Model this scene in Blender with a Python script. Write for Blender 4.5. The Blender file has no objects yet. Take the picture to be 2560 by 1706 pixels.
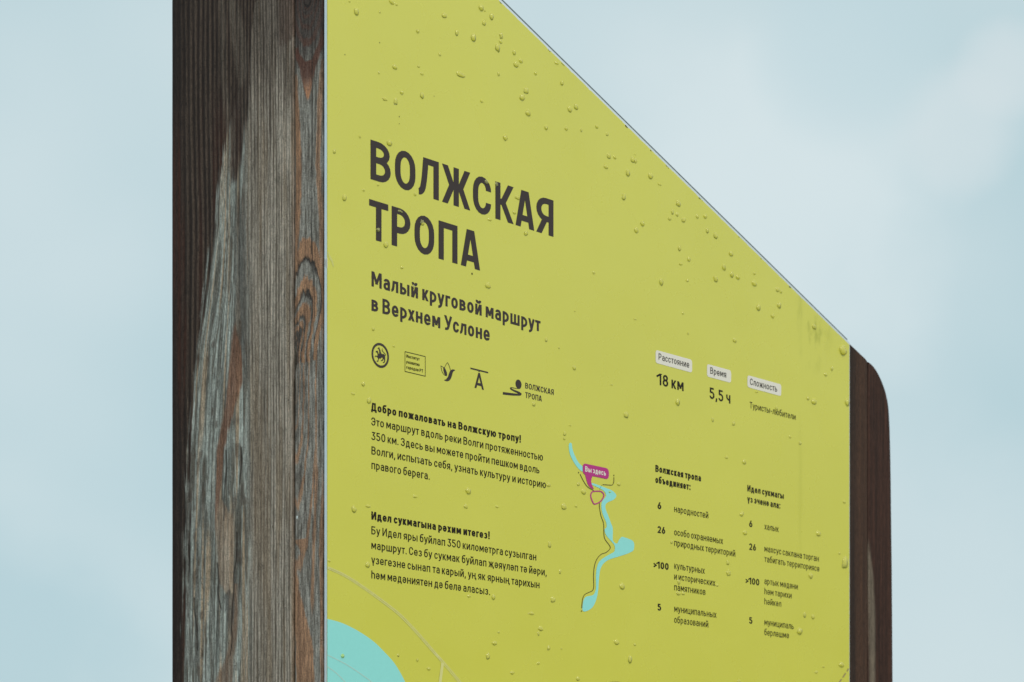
import bpy, math, random
import numpy as np
from mathutils import Vector, Matrix
from mathutils.geometry import delaunay_2d_cdt

random.seed(7)
SC = bpy.context.scene
COL = SC.collection
R = math.radians

# ------------------------------------------------------------------ camera
EYE = 1.6                       # metres above the ground
F = 6020.0                      # focal length in photograph pixels (85 mm lens)
CX, HY = 1280.0, 2252.0         # principal column, eye-level row
cam_d = bpy.data.cameras.new('camera')
cam = bpy.data.objects.new('camera', cam_d)
COL.objects.link(cam)
cam.location = (0, 0, EYE)
cam.rotation_euler = (R(90), 0, 0)
cam_d.sensor_fit = 'HORIZONTAL'
cam_d.sensor_width = 36.0
cam_d.lens = F / 2560 * 36
cam_d.shift_y = (HY - 853.0) / 2560
cam_d.clip_start = 0.05
cam_d.clip_end = 2000
cam_d.dof.use_dof = True
cam_d.dof.focus_distance = 2.78
cam_d.dof.aperture_fstop = 10.0
SC.camera = cam

# ------------------------------------------------------------------ light and sky
SUN_EL, SUN_AZ = R(48), R(128)          # azimuth clockwise from +Y (the view direction)
world = bpy.data.worlds.new("World")
SC.world = world
world.use_nodes = True
wn, wl = world.node_tree.nodes, world.node_tree.links
wn.clear()
w_out = wn.new('ShaderNodeOutputWorld')
w_bg = wn.new('ShaderNodeBackground')
w_bg.inputs['Strength'].default_value = 0.1
w_sky = wn.new('ShaderNodeTexSky')
w_sky.sky_type = 'NISHITA'
w_sky.sun_disc = False
w_sky.sun_elevation = SUN_EL
w_sky.sun_rotation = SUN_AZ
w_sky.air_density = 1.0
w_sky.dust_density = 1.0
w_co = wn.new('ShaderNodeTexCoord')
w_no = wn.new('ShaderNodeTexNoise')
w_no.inputs['Scale'].default_value = 6.0
w_no.inputs['Detail'].default_value = 2.5
w_no.inputs['Roughness'].default_value = 0.42
w_map = wn.new('ShaderNodeMapping')
w_map.inputs['Location'].default_value = (0.37, 1.21, 0.12)
w_map.inputs['Scale'].default_value = (1.0, 1.0, 1.25)
w_ramp = wn.new('ShaderNodeValToRGB')
w_ramp.color_ramp.elements[0].position = 0.30
w_ramp.color_ramp.elements[0].color = (0.490, 0.655, 0.700, 1)
w_ramp.color_ramp.elements[1].position = 0.72
w_ramp.color_ramp.elements[1].color = (0.640, 0.755, 0.782, 1)
w_mul = wn.new('ShaderNodeVectorMath')
w_mul.operation = 'SCALE'
w_mul.inputs['Scale'].default_value = 9.95 / 2 ** 0.5
w_mix = wn.new('ShaderNodeMix')
w_mix.data_type = 'RGBA'
w_mix.inputs['Factor'].default_value = 0.96
wl.new(w_co.outputs['Generated'], w_map.inputs['Vector'])
wl.new(w_map.outputs['Vector'], w_no.inputs['Vector'])
wl.new(w_no.outputs['Fac'], w_ramp.inputs['Fac'])


def sky_patch(px, py, r0, r1, prev, col, fac):
    """a soft lighter or darker cloud or painted halo around one direction of the sky"""
    d = Vector(((px - CX) / F, 1.0, (HY - py) / F)).normalized()
    dt = wn.new('ShaderNodeVectorMath'); dt.operation = 'DOT_PRODUCT'
    dt.inputs[1].default_value = d
    wl.new(w_co.outputs['Generated'], dt.inputs[0])
    jit = wn.new('ShaderNodeMath'); jit.operation = 'MULTIPLY_ADD'
    wl.new(w_n2.outputs['Fac'], jit.inputs[0]); jit.inputs[1].default_value = -(1 - math.cos(r1)) * .9
    wl.new(dt.outputs['Value'], jit.inputs[2])
    off = (1 - math.cos(r1)) * .45
    mr = wn.new('ShaderNodeMapRange'); mr.interpolation_type = 'SMOOTHSTEP'
    mr.inputs['From Min'].default_value = math.cos(r1) - off
    mr.inputs['From Max'].default_value = math.cos(r0) - off
    mr.inputs['To Max'].default_value = fac
    wl.new(jit.outputs[0], mr.inputs['Value'])
    mx = wn.new('ShaderNodeMix'); mx.data_type = 'RGBA'
    wl.new(mr.outputs['Result'], mx.inputs['Factor'])
    wl.new(prev, mx.inputs['A'])
    mx.inputs['B'].default_value = (*col, 1)
    return mx.outputs['Result']


w_n2 = wn.new('ShaderNodeTexNoise')
w_n2.inputs['Scale'].default_value = 22.0
w_n2.inputs['Detail'].default_value = 3.0
wl.new(w_co.outputs['Generated'], w_n2.inputs['Vector'])
sky_c = w_ramp.outputs['Color']
sky_c = sky_patch(1900, 560, R(.5), R(5.2), sky_c, (0.700, 0.800, 0.820), .8)      # bright halo painted into the sky behind the slanted edge
sky_c = sky_patch(2400, 330, R(.1), R(1.7), sky_c, (0.655, 0.755, 0.780), .75)
sky_c = sky_patch(2520, 170, R(.1), R(1.3), sky_c, (0.66, 0.755, 0.78), .8)
sky_c = sky_patch(2330, 1450, R(.5), R(4.5), sky_c, (0.625, 0.740, 0.770), .7)
sky_c = sky_patch(2120, 120, R(.2), R(2.4), sky_c, (0.545, 0.700, 0.745), .6)
sky_c = sky_patch(60, 1650, R(.3), R(4.0), sky_c, (0.440, 0.620, 0.675), .75)
# unseen dark sky band, added at low right to darken the glossy print's reflection
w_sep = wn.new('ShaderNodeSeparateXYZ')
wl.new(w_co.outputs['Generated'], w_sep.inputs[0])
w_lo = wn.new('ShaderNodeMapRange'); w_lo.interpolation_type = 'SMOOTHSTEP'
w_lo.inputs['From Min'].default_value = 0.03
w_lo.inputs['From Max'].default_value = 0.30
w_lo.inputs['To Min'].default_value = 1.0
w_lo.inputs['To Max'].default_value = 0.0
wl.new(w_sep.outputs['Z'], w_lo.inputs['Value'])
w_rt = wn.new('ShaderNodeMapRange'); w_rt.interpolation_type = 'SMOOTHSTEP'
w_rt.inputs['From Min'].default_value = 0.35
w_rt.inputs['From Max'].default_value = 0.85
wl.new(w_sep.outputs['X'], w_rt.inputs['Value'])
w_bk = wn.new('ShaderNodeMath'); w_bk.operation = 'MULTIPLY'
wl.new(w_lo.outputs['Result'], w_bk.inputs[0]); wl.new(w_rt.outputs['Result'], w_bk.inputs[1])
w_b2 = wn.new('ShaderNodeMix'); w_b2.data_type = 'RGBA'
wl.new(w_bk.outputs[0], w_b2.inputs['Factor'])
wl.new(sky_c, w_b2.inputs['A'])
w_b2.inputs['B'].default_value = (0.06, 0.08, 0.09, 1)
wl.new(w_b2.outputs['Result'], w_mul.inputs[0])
wl.new(w_sky.outputs['Color'], w_mix.inputs['A'])
wl.new(w_mul.outputs['Vector'], w_mix.inputs['B'])
wl.new(w_mix.outputs['Result'], w_bg.inputs['Color'])
wl.new(w_bg.outputs['Background'], w_out.inputs['Surface'])

sun_d = bpy.data.lights.new('sun', 'SUN')
sun_d.energy = 1.5
sun_d.angle = R(30)
sun_d.color = (1.0, 0.90, 0.76)
sun = bpy.data.objects.new('sun', sun_d)
COL.objects.link(sun)
to_sun = Vector((math.sin(SUN_AZ) * math.cos(SUN_EL), math.cos(SUN_AZ) * math.cos(SUN_EL), math.sin(SUN_EL)))
sun.rotation_euler = to_sun.to_track_quat('Z', 'Y').to_euler()
sun.location = to_sun * 30

SC.view_settings.view_transform = 'Standard'
SC.view_settings.look = 'None'
SC.view_settings.exposure = 0.5
SC.view_settings.gamma = 1.0
SC.view_settings.use_curve_mapping = False

# ------------------------------------------------------------------ the stele's own frame
# local x runs along the board, local y into it, local z is height; the face of the print is local y = 0
TH = math.atan(F / 5344.0)
CT, ST = math.cos(TH), math.sin(TH)
DV = np.array([CT, ST])
BV = np.array([-ST, CT])
Z926 = 2.617


def depth(px):
    return Z926 / (1 - 1.755e-4 * (px - 926.0))


P0 = np.array([(818 - CX) * depth(818) / F, depth(818)])


def face(px, py, w=0.0):
    """point of the photograph on the plane lying w behind the printed face -> local (x, y, z)"""
    D = np.array([(px - CX) / F, 1.0])
    t = (w + P0 @ BV) / (D @ BV)
    return ((t * D - P0) @ DV, w, EYE + t * (HY - py) / F)


def side(px, py, u=0.0):
    """the same on the end face (local x = u)"""
    D = np.array([(px - CX) / F, 1.0])
    t = (u + P0 @ DV) / (D @ DV)
    return (u, (t * D - P0) @ BV, EYE + t * (HY - py) / F)


def px_per_m(px):
    return CT * (1 - (px - CX) / 5344.0) * F / depth(px), F / depth(px)


# ------------------------------------------------------------------ helpers
def lin(r, g, b, k=1.0):
    def f(c):
        c /= 255.0
        return (c / 12.92 if c < .04045 else ((c + .055) / 1.055) ** 2.4) * k
    return (f(r), f(g), f(b), 1.0)


def tag(o, label=None, cat=None, group=None, kind=None):
    if label: o['label'] = label
    if cat: o['category'] = cat
    if group: o['group'] = group
    if kind: o['kind'] = kind
    return o


def link(name, verts, faces, mat, parent=None, smooth=False):
    me = bpy.data.meshes.new(name)
    me.from_pydata([tuple(map(float, v)) for v in verts], [], faces)
    me.update()
    if mat: me.materials.append(mat)
    if smooth:
        me.polygons.foreach_set('use_smooth', [True] * len(me.polygons))
    o = bpy.data.objects.new(name, me)
    COL.objects.link(o)
    if parent: o.parent = parent
    return o


def empty(name, loc=(0, 0, 0), rz=0.0):
    o = bpy.data.objects.new(name, None)
    COL.objects.link(o)
    o.location = loc
    o.rotation_euler = (0, 0, rz)
    o.empty_display_size = 0.1
    return o


def prism(poly, w0, w1):
    """polygon in local (x, z), extruded from y = w0 to y = w1"""
    n = len(poly)
    v = [(x, w0, z) for x, z in poly] + [(x, w1, z) for x, z in poly]
    f = [tuple(range(n)), tuple(range(2 * n - 1, n - 1, -1))]
    f += [(i, i + n, (i + 1) % n + n, (i + 1) % n) for i in range(n)]
    return v, f


def box(x0, x1, y0, y1, z0, z1):
    return prism([(x0, z0), (x1, z0), (x1, z1), (x0, z1)], y0, y1)


# ------------------------------------------------------------------ materials
def new_mat(name):
    m = bpy.data.materials.new(name)
    m.use_nodes = True
    return m, m.node_tree.nodes, m.node_tree.links, m.node_tree.nodes['Principled BSDF']


def flat_mat(name, col, rough=0.5, spec=0.4, var=0.08, scale=180.0, metal=0.0):
    m, n, l, p = new_mat(name)
    tc = n.new('ShaderNodeTexCoord')
    no = n.new('ShaderNodeTexNoise')
    no.inputs['Scale'].default_value = scale
    no.inputs['Detail'].default_value = 4
    mr = n.new('ShaderNodeMapRange')
    mr.inputs['To Min'].default_value = 1 - var
    mr.inputs['To Max'].default_value = 1 + var
    vm = n.new('ShaderNodeVectorMath')
    vm.operation = 'SCALE'
    vm.inputs[0].default_value = col[:3]
    l.new(tc.outputs['Object'], no.inputs['Vector'])
    l.new(no.outputs['Fac'], mr.inputs['Value'])
    l.new(mr.outputs['Result'], vm.inputs['Scale'])
    l.new(vm.outputs['Vector'], p.inputs['Base Color'])
    p.inputs['Roughness'].default_value = rough
    p.inputs['Specular IOR Level'].default_value = spec
    p.inputs['Metallic'].default_value = metal
    return m


FILM = (0.700, 0.684, 0.080)


def film_material():
    m, n, l, p = new_mat('lime_print_film')
    tc = n.new('ShaderNodeTexCoord')
    sep = n.new('ShaderNodeSeparateXYZ')
    l.new(tc.outputs['Object'], sep.inputs[0])

    def noise(scale, vec=None, detail=3.0, rough=.5):
        no = n.new('ShaderNodeTexNoise')
        no.inputs['Scale'].default_value = scale
        no.inputs['Detail'].default_value = detail
        no.inputs['Roughness'].default_value = rough
        l.new(vec or tc.outputs['Object'], no.inputs['Vector'])
        return no.outputs['Fac']

    def mapr(v, a, b, c, d, smooth=False):
        mr = n.new('ShaderNodeMapRange')
        mr.interpolation_type = 'SMOOTHSTEP' if smooth else 'LINEAR'
        for k, x in zip(('From Min', 'From Max', 'To Min', 'To Max'), (a, b, c, d)):
            mr.inputs[k].default_value = x
        l.new(v, mr.inputs['Value'])
        return mr.outputs['Result']

    def mth(op, a, b):
        q = n.new('ShaderNodeMath')
        q.operation = op
        for i, x in enumerate((a, b)):
            if isinstance(x, (int, float)): q.inputs[i].default_value = x
            else: l.new(x, q.inputs[i])
        return q.outputs[0]

    X, Z = sep.outputs['X'], sep.outputs['Z']
    # algae smear under the slanted edge near the right end, and the streak that runs down from it
    u0, _, z0 = face(2035, 800)
    us, _, zs = face(2001, 760)
    ze = face(2001, 1620)[2]
    zt = face(2001, 700)[2]
    mp = n.new('ShaderNodeMapping')
    mp.inputs['Scale'].default_value = (1, 1, .45)
    l.new(tc.outputs['Object'], mp.inputs['Vector'])
    blot = mapr(noise(42, mp.outputs[0], 5, .62), .47, .68, 0, 1, True)
    ax = mapr(mth('ABSOLUTE', mth('SUBTRACT', X, u0), 0), .012, .055, 1, 0, True)
    az = mapr(mth('ABSOLUTE', mth('SUBTRACT', Z, z0), 0), .02, .085, 1, 0, True)
    smear = mth('MULTIPLY', mth('MULTIPLY', ax, az), blot)
    mp2 = n.new('ShaderNodeMapping')
    mp2.inputs['Scale'].default_value = (1.2, 1, .12)
    l.new(tc.outputs['Object'], mp2.inputs['Vector'])
    wob = mapr(noise(9), 0, 1, -.004, .004)
    sx = mapr(mth('ABSOLUTE', mth('ADD', mth('SUBTRACT', X, us), wob), 0), .0005, .0085, 1, 0, True)
    sz = mth('MULTIPLY', mapr(Z, ze, ze + .15, 0, 1), mapr(Z, zt, zt + .02, 1, 0))
    streak = mth('MULTIPLY', mth('MULTIPLY', sx, sz), mapr(noise(60, mp2.outputs[0], 4), .42, .66, 0, .8))
    stain = mth('MINIMUM', mth('ADD', mth('MULTIPLY', smear, .85), mth('MULTIPLY', streak, .24)), 1.0)
    # print grain, slow tone changes of the film
    grain = mapr(noise(900, None, 2), 0, 1, .965, 1.035)
    slow = mapr(noise(3.2, None, 3), .25, .75, .975, 1.02)
    g = mth('MULTIPLY', grain, slow)
    vm = n.new('ShaderNodeVectorMath')
    vm.operation = 'SCALE'
    vm.inputs[0].default_value = FILM
    l.new(g, vm.inputs['Scale'])
    mx = n.new('ShaderNodeMix')
    mx.data_type = 'RGBA'
    l.new(stain, mx.inputs['Factor'])
    l.new(vm.outputs['Vector'], mx.inputs['A'])
    mx.inputs['B'].default_value = (0.44, 0.45, 0.018, 1)
    l.new(mx.outputs['Result'], p.inputs['Base Color'])
    p.inputs['Roughness'].default_value = 0.24
    p.inputs['Specular IOR Level'].default_value = 1.0
    bp = n.new('ShaderNodeBump')
    bp.inputs['Strength'].default_value = 0.05
    bp.inputs['Distance'].default_value = 0.001
    l.new(noise(420, None, 3), bp.inputs['Height'])
    b2 = n.new('ShaderNodeBump')
    b2.inputs['Strength'].default_value = 0.35
    b2.inputs['Distance'].default_value = 0.004
    l.new(noise(5.5, None, 2), b2.inputs['Height'])
    l.new(bp.outputs['Normal'], b2.inputs['Normal'])
    l.new(b2.outputs['Normal'], p.inputs['Normal'])
    rg_ = mapr(noise(14, None, 4), .3, .7, .19, .33)
    l.new(rg_, p.inputs['Roughness'])
    return m


def wood_material(name, rough=0.72, gain=1.0):
    """grain colour comes with the plank (attribute 'grain'); fibres, pores and relief are procedural"""
    m, n, l, p = new_mat(name)
    at = n.new('ShaderNodeAttribute')
    at.attribute_name = 'grain'
    tc = n.new('ShaderNodeTexCoord')
    mp = n.new('ShaderNodeMapping')
    mp.inputs['Scale'].default_value = (760, 760, 95)
    no = n.new('ShaderNodeTexNoise')
    no.inputs['Scale'].default_value = 1.0
    no.inputs['Detail'].default_value = 5
    no.inputs['Roughness'].default_value = 0.65
    n2 = n.new('ShaderNodeTexNoise')
    n2.inputs['Scale'].default_value = 1100
    n2.inputs['Detail'].default_value = 2
    add = n.new('ShaderNodeMath')
    add.operation = 'ADD'
    mr = n.new('ShaderNodeMapRange')
    mr.inputs['From Min'].default_value = 0.65
    mr.inputs['From Max'].default_value = 1.35
    mr.inputs['To Min'].default_value = 0.22 * gain
    mr.inputs['To Max'].default_value = 1.80 * gain
    vm = n.new('ShaderNodeVectorMath')
    vm.operation = 'SCALE'
    l.new(tc.outputs['Object'], mp.inputs['Vector'])
    l.new(mp.outputs['Vector'], no.inputs['Vector'])
    l.new(tc.outputs['Object'], n2.inputs['Vector'])
    l.new(no.outputs['Fac'], add.inputs[0])
    l.new(n2.outputs['Fac'], add.inputs[1])
    l.new(add.outputs[0], mr.inputs['Value'])
    l.new(at.outputs['Color'], vm.inputs[0])
    l.new(mr.outputs['Result'], vm.inputs['Scale'])
    l.new(vm.outputs['Vector'], p.inputs['Base Color'])
    bp = n.new('ShaderNodeBump')
    bp.inputs['Strength'].default_value = 0.55
    bp.inputs['Distance'].default_value = 0.0009
    l.new(no.outputs['Fac'], bp.inputs['Height'])
    l.new(bp.outputs['Normal'], p.inputs['Normal'])
    p.inputs['Roughness'].default_value = rough
    p.inputs['Specular IOR Level'].default_value = 0.22
    return m


M_FILM = film_material()
M_ALU = flat_mat('brushed_aluminium_edge', (0.86, 0.90, 0.92), 0.38, 0.5, .06, 260, 0.65)
M_SLATE = flat_mat('dull_zinc_trim', (0.125, 0.160, 0.180), 0.5, 0.5, .25, 300)
M_TITLE = flat_mat('faded_black_print', (0.052, 0.040, 0.040), 0.5, 0.2, .06)
M_BODY = flat_mat('black_print', (0.016, 0.010, 0.008), 0.5, 0.2, .06)
M_WATER_PRINT = flat_mat('turquoise_print', (0.315, 0.800, 0.800), 0.30, 0.45, .03)
M_PALE = flat_mat('pale_trail_print', (0.740, 0.720, 0.290), 0.30, 0.45, .04)
M_PALE_BLUE = flat_mat('pale_contour_print', (0.480, 0.720, 0.680), 0.30, 0.45, .03)
M_WHITE = flat_mat('white_print', (0.83, 0.80, 0.74), 0.42, 0.45, .03)
M_PINK = flat_mat('magenta_print', (0.500, 0.032, 0.250), 0.42, 0.45, .03)
M_LINE = flat_mat('brown_line_print', (0.075, 0.055, 0.016), 0.42, 0.45, .03)
M_DASH = flat_mat('tan_dash_print', (0.36, 0.29, 0.12), 0.42, 0.45, .03)
M_RING = flat_mat('grey_print', (0.15, 0.13, 0.12), 0.45, 0.4, .04)
M_CHIP = flat_mat('torn_white_film', (0.80, 0.79, 0.76), 0.5, 0.4, .05)
M_CRESCENT = flat_mat('lifted_film', (0.66, 0.66, 0.20), 0.35, 0.5, .03)
M_GAP_SHADE = flat_mat('gap_shade_black', (0.006, 0.006, 0.006), 0.9, 0.1, .1)
M_DIRT = flat_mat('dark_dirt', (0.10, 0.095, 0.035), 0.8, 0.2, .3, 400)
M_WOOD = wood_material('weathered_larch')
M_GROUND = flat_mat('trodden_soil_and_grass', (0.11, 0.115, 0.065), 0.95, 0.2, .5, 3.0)

m, n, l, p = new_mat('clear_water')
n.remove(p)
tr_ = n.new('ShaderNodeBsdfTransparent'); tr_.inputs['Color'].default_value = (1.0, 0.99, 0.66, 1)
df_ = n.new('ShaderNodeBsdfDiffuse'); df_.inputs['Color'].default_value = (0.92, 0.91, 0.42, 1)
m1_ = n.new('ShaderNodeMixShader'); m1_.inputs['Fac'].default_value = 0.27
gl_ = n.new('ShaderNodeBsdfGlossy'); gl_.inputs['Roughness'].default_value = 0.06
fr_ = n.new('ShaderNodeFresnel'); fr_.inputs['IOR'].default_value = 1.26
m2_ = n.new('ShaderNodeMixShader')
l.new(tr_.outputs[0], m1_.inputs[1]); l.new(df_.outputs[0], m1_.inputs[2])
l.new(fr_.outputs[0], m2_.inputs['Fac']); l.new(m1_.outputs[0], m2_.inputs[1]); l.new(gl_.outputs[0], m2_.inputs[2])
l.new(m2_.outputs[0], n['Material Output'].inputs['Surface'])
M_WATER = m

# ------------------------------------------------------------------ ground
gr = link('ground', [(-300, -300, 0), (300, -300, 0), (300, 300, 0), (-300, 300, 0)], [(0, 1, 2, 3)], M_GROUND)
tag(gr, kind='structure')

# ------------------------------------------------------------------ the stele
stele = empty('information_stele', (P0[0], P0[1], 0), TH)
tag(stele, 'tall weathered wooden stele carrying a lime yellow trail information panel', 'information sign')

UR = face(2124.5, 900)[0]                 # right edge of the panel
W_WOOD = 0.0066                           # wooden front lies this far behind the printed face
SLA, SLB = face(1253.5, 0), face(2124.5, 857)
slope = (SLB[2] - SLA[2]) / (SLB[0] - SLA[0])


def top_at(u):
    return SLA[2] + slope * (u - SLA[0])


# ---- numpy value noise
_rng = np.random.RandomState(11)
_tab = _rng.rand(512, 512)


def vnoise(x, y):
    x = np.asarray(x, float); y = np.asarray(y, float)
    xi = np.floor(x).astype(int); yi = np.floor(y).astype(int)
    fx = x - xi; fy = y - yi
    fx = fx * fx * (3 - 2 * fx); fy = fy * fy * (3 - 2 * fy)
    t = lambda a, b: _tab[a % 512, b % 512]
    return (t(xi, yi) * (1 - fx) + t(xi + 1, yi) * fx) * (1 - fy) + (t(xi, yi + 1) * (1 - fx) + t(xi + 1, yi + 1) * fx) * fy


def fbm(x, y, o=4, g=.5):
    s = 0; a = 1; tot = 0
    for k in range(o):
        s = s + a * vnoise(x * 2 ** k + 17.3 * k, y * 2 ** k + 5.1 * k)
        tot += a; a *= g
    return s / tot


def sst(x, a, b):
    t = np.clip((x - a) / (b - a), 0, 1)
    return t * t * (3 - 2 * t)


def interp(y, pts):
    ys, xs = zip(*pts)
    return np.interp(y, ys, xs)


def tongue(X, Y, pts, soft=5.0):
    """streak given by (y, centre x, half width)"""
    ys = [q[0] for q in pts]
    c = np.interp(Y, ys, [q[1] for q in pts])
    hw = np.interp(Y, ys, [q[2] for q in pts])
    d = np.abs(X - c) - hw
    mk = 1 - sst(d, -soft * .5, soft)
    return mk * (Y > ys[0]) * (Y < ys[-1]) * sst(hw, 0, 3)


def mix(a, b, t):
    return a * (1 - t[..., None]) + b * t[..., None]


def C(r, g, b):
    return np.array(lin(r, g, b)[:3])


GAIN = np.array([2.55, 2.22, 2.22])     # surface colour = colour in the photograph over the light that falls there


def wide_plank_colour(X, Y):
    """end face of the stele, authored in photograph pixels (x 429..735)"""
    wob = (fbm(X / 30, Y / 260, 3) - .5) * 26
    Xw = X + wob
    fib = fbm(X / 3.2, Y / 130, 4, .6)
    fib2 = fbm(X / 9 + 40, Y / 420 + 3, 3)
    blotch = fbm(X / 26 + 9, Y / 120, 4)
    xb = interp(Y, [(-600, 640), (0, 640), (250, 600), (360, 562), (450, 548), (560, 540), (700, 518), (850, 492), (960, 482), (1120, 472), (1300, 466), (1500, 461), (1706, 457), (3200, 440)])
    # growth lines: quarter sawn, tighter towards the right
    ax_ = np.arange(429, 740)
    ph = np.cumsum(1 / np.interp(ax_, [429, 520, 580, 640, 735], [13.0, 11.5, 9.5, 8.0, 6.2]))
    lean = (470 - xb) * .55 * (1 - sst(X, 520, 600)) * (1 - sst(Y, 300, 100))
    phase = np.interp(X + (fbm(X / 70, Y / 600, 3) - .5) * 10, ax_, ph)
    line = 0.5 + 0.5 * np.sin(2 * np.pi * phase)
    amp = fbm(X / 14 + 60, Y / 300, 3)
    Xs = X + (466 - np.minimum(xb, 560)) * .75 * (1 - sst(X, 540, 620))      # streaks lean with the worn edge
    sf = fbm(Xs / 3.4, Y / 170, 4, .62)
    sw = fbm(Xs / 10 + 31, Y / 480, 3)
    dark = mix(np.broadcast_to(C(33, 25, 22), X.shape + (3,)), C(74, 63, 54), np.clip((line ** 1.5 * .75 + (fib - .5) * .8) * sst(X, 432, 486), 0, 1))
    red = sst(fbm(X / 20 + 3, Y / 420 + 7, 3), .42, .7) * sst(Y, 150, 420)
    dark = mix(dark, C(58, 33, 24), red * .7 * (1 - line * .6))
    tan = mix(np.broadcast_to(C(76, 70, 61), X.shape + (3,)), C(142, 136, 126), np.clip(.5 + (line - .5) * (.35 + .75 * amp) + (fib - .48) * 1.9, 0, 1))
    tan = mix(tan, C(104, 90, 72), sst(fib2, .48, .75) * .55)
    tan = mix(tan, C(86, 80, 72), (1 - sst(X, 650, 690)) * .25)
    grey = mix(np.broadcast_to(C(78, 78, 73), X.shape + (3,)), C(156, 165, 160), np.clip((sf - .34) * 2.1, 0, 1))
    grey = mix(grey, C(70, 66, 58), sst(fbm(Xs / 6 + 70, Y / 130, 4), .50, .70) * .75)
    grey = mix(grey, C(138, 122, 102), sst(sw, .52, .66) * .8)
    darkmid = np.exp(-((X - 606) / 22.0) ** 2) * sst(Y, 470, 560) * (1 - sst(Y, 860, 1020))
    grey = mix(grey, C(72, 70, 66), darkmid * .8)
    grey = grey * (1 - .38 * (1 - sst(vnoise(Xs / 4.2 + 200, Y / 230), .10, .26)))[..., None]
    mott = fbm(Xs / 5 + 11, Y / 16 + 3, 3, .6)
    grey = grey * (.78 + .44 * mott)[..., None]
    grey = mix(grey, C(64, 54, 46), sst(vnoise(Xs / 5.5 + 300, Y / 34), .66, .80) * .6 * sst(fbm(X / 30, Y / 90 + 50, 2), .35, .6))
    crackle = (1 - sst(np.abs(vnoise(X / 30 + 7, Y / 5.0) - .5), .02, .07)) * sst(Y, 1180, 1350) * (1 - sst(X, 585, 610))
    grey = mix(grey, C(96, 98, 94), crackle * .55)
    zone = sst(Xw, 606, 634)
    worn = mix(grey, tan, zone)
    # where the brown finish is still on
    stain = 1 - sst(X + (fbm(Xs / 5, Y / 330, 3) - .5) * 34 + wob * .3 + (vnoise(X / 4 + 90, Y / 40) - .5) * 8 - xb, -4, 6)
    top = 1 - sst(Y + (fib - .5) * 260 + (fib2 - .5) * 200, 120, 420)
    stain = np.maximum(stain, top * (0.86 - .20 * zone))
    stain = np.maximum(stain, .95 * tongue(X + (fib - .5) * 16, Y, [(-900, 612, 34), (60, 606, 28), (180, 604, 24), (280, 598, 23), (360, 592, 16), (430, 588, 6), (470, 586, 0)], 9))
    # paler stripes that show through at the top
    pale_top = tongue(X + wob * .3, Y, [(-900, 582, 9), (0, 582, 10), (120, 600, 16), (190, 606, 12), (230, 606, 0)], 8)
    pale_top = np.maximum(pale_top, tongue(X, Y, [(-900, 556, 5), (0, 556, 5), (200, 560, 5), (330, 575, 8), (430, 572, 6)], 6))
    col = mix(worn, dark, np.clip(stain, 0, 1))
    col = mix(col, C(104, 98, 88), pale_top * np.clip(.05 + .8 * (fib - .3), 0, .45))
    # torn step in the finish, upper right
    ystep = 152 + (vnoise(X / 2.6, X * 0) - .5) * 26
    step = (1 - sst(Y, ystep - 3, ystep + 3)) * sst(X, 690, 705)
    col = mix(col, C(66, 54, 47) * (0.75 + .5 * line[..., None]), step * .7)
    # reddish brown streaks
    rs = tongue(X + (fib - .5) * 10, Y, [(800, 588, 0), (830, 588, 4), (900, 590, 13), (960, 588, 18), (1010, 577, 14), (1060, 564, 10), (1120, 551, 8), (1250, 545, 4), (1360, 540, 0)], 4)
    col = mix(col, mix(np.broadcast_to(C(74, 52, 41), X.shape + (3,)), C(118, 86, 66), np.clip((sf - .25) * 1.9, 0, 1)), rs * .85)
    rs2 = tongue(X + (fib - .5) * 10, Y, [(1240, 552, 0), (1300, 562, 20), (1400, 566, 20), (1450, 566, 15), (1478, 568, 6), (1490, 570, 0)], 5)
    col = mix(col, mix(np.broadcast_to(C(100, 88, 76), X.shape + (3,)), C(146, 126, 106), np.clip((sf - .3) * 2, 0, 1)), rs2 * .7)
    rs3 = tongue(X + (fib - .5) * 10, Y, [(1460, 590, 3), (1560, 590, 5), (1640, 575, 10), (1706, 560, 22), (2200, 545, 40)], 6)
    col = mix(col, mix(np.broadcast_to(C(78, 60, 48), X.shape + (3,)), C(118, 98, 80), fib), rs3 * .75)
    dk = tongue(X + (fib - .5) * 12, Y, [(1470, 572, 0), (1490, 570, 12), (1530, 575, 11), (1600, 578, 0)], 4)
    col = mix(col, C(66, 63, 60), dk * .7)
    # drying cracks
    for cx0, y0, y1, dx in ((592, 1330, 1640, -14), (541, 1400, 1520, 10), (566, 1120, 1300, -8), (486, 1480, 1620, 8), (603, 1120, 1215, -4)):
        cxl = cx0 + dx * (Y - y0) / (y1 - y0) + (vnoise(Y / 40, Y * 0 + cx0) - .5) * 6
        ck = (1 - sst(np.abs(X - cxl), .8, 2.4)) * (Y > y0) * (Y < y1)
        col = mix(col, C(38, 32, 29), ck * .85)
    col = col * (0.86 + .28 * blotch[..., None])
    relief = (line * .7 + fib * .5) * 0.0005
    return col * GAIN, relief


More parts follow.
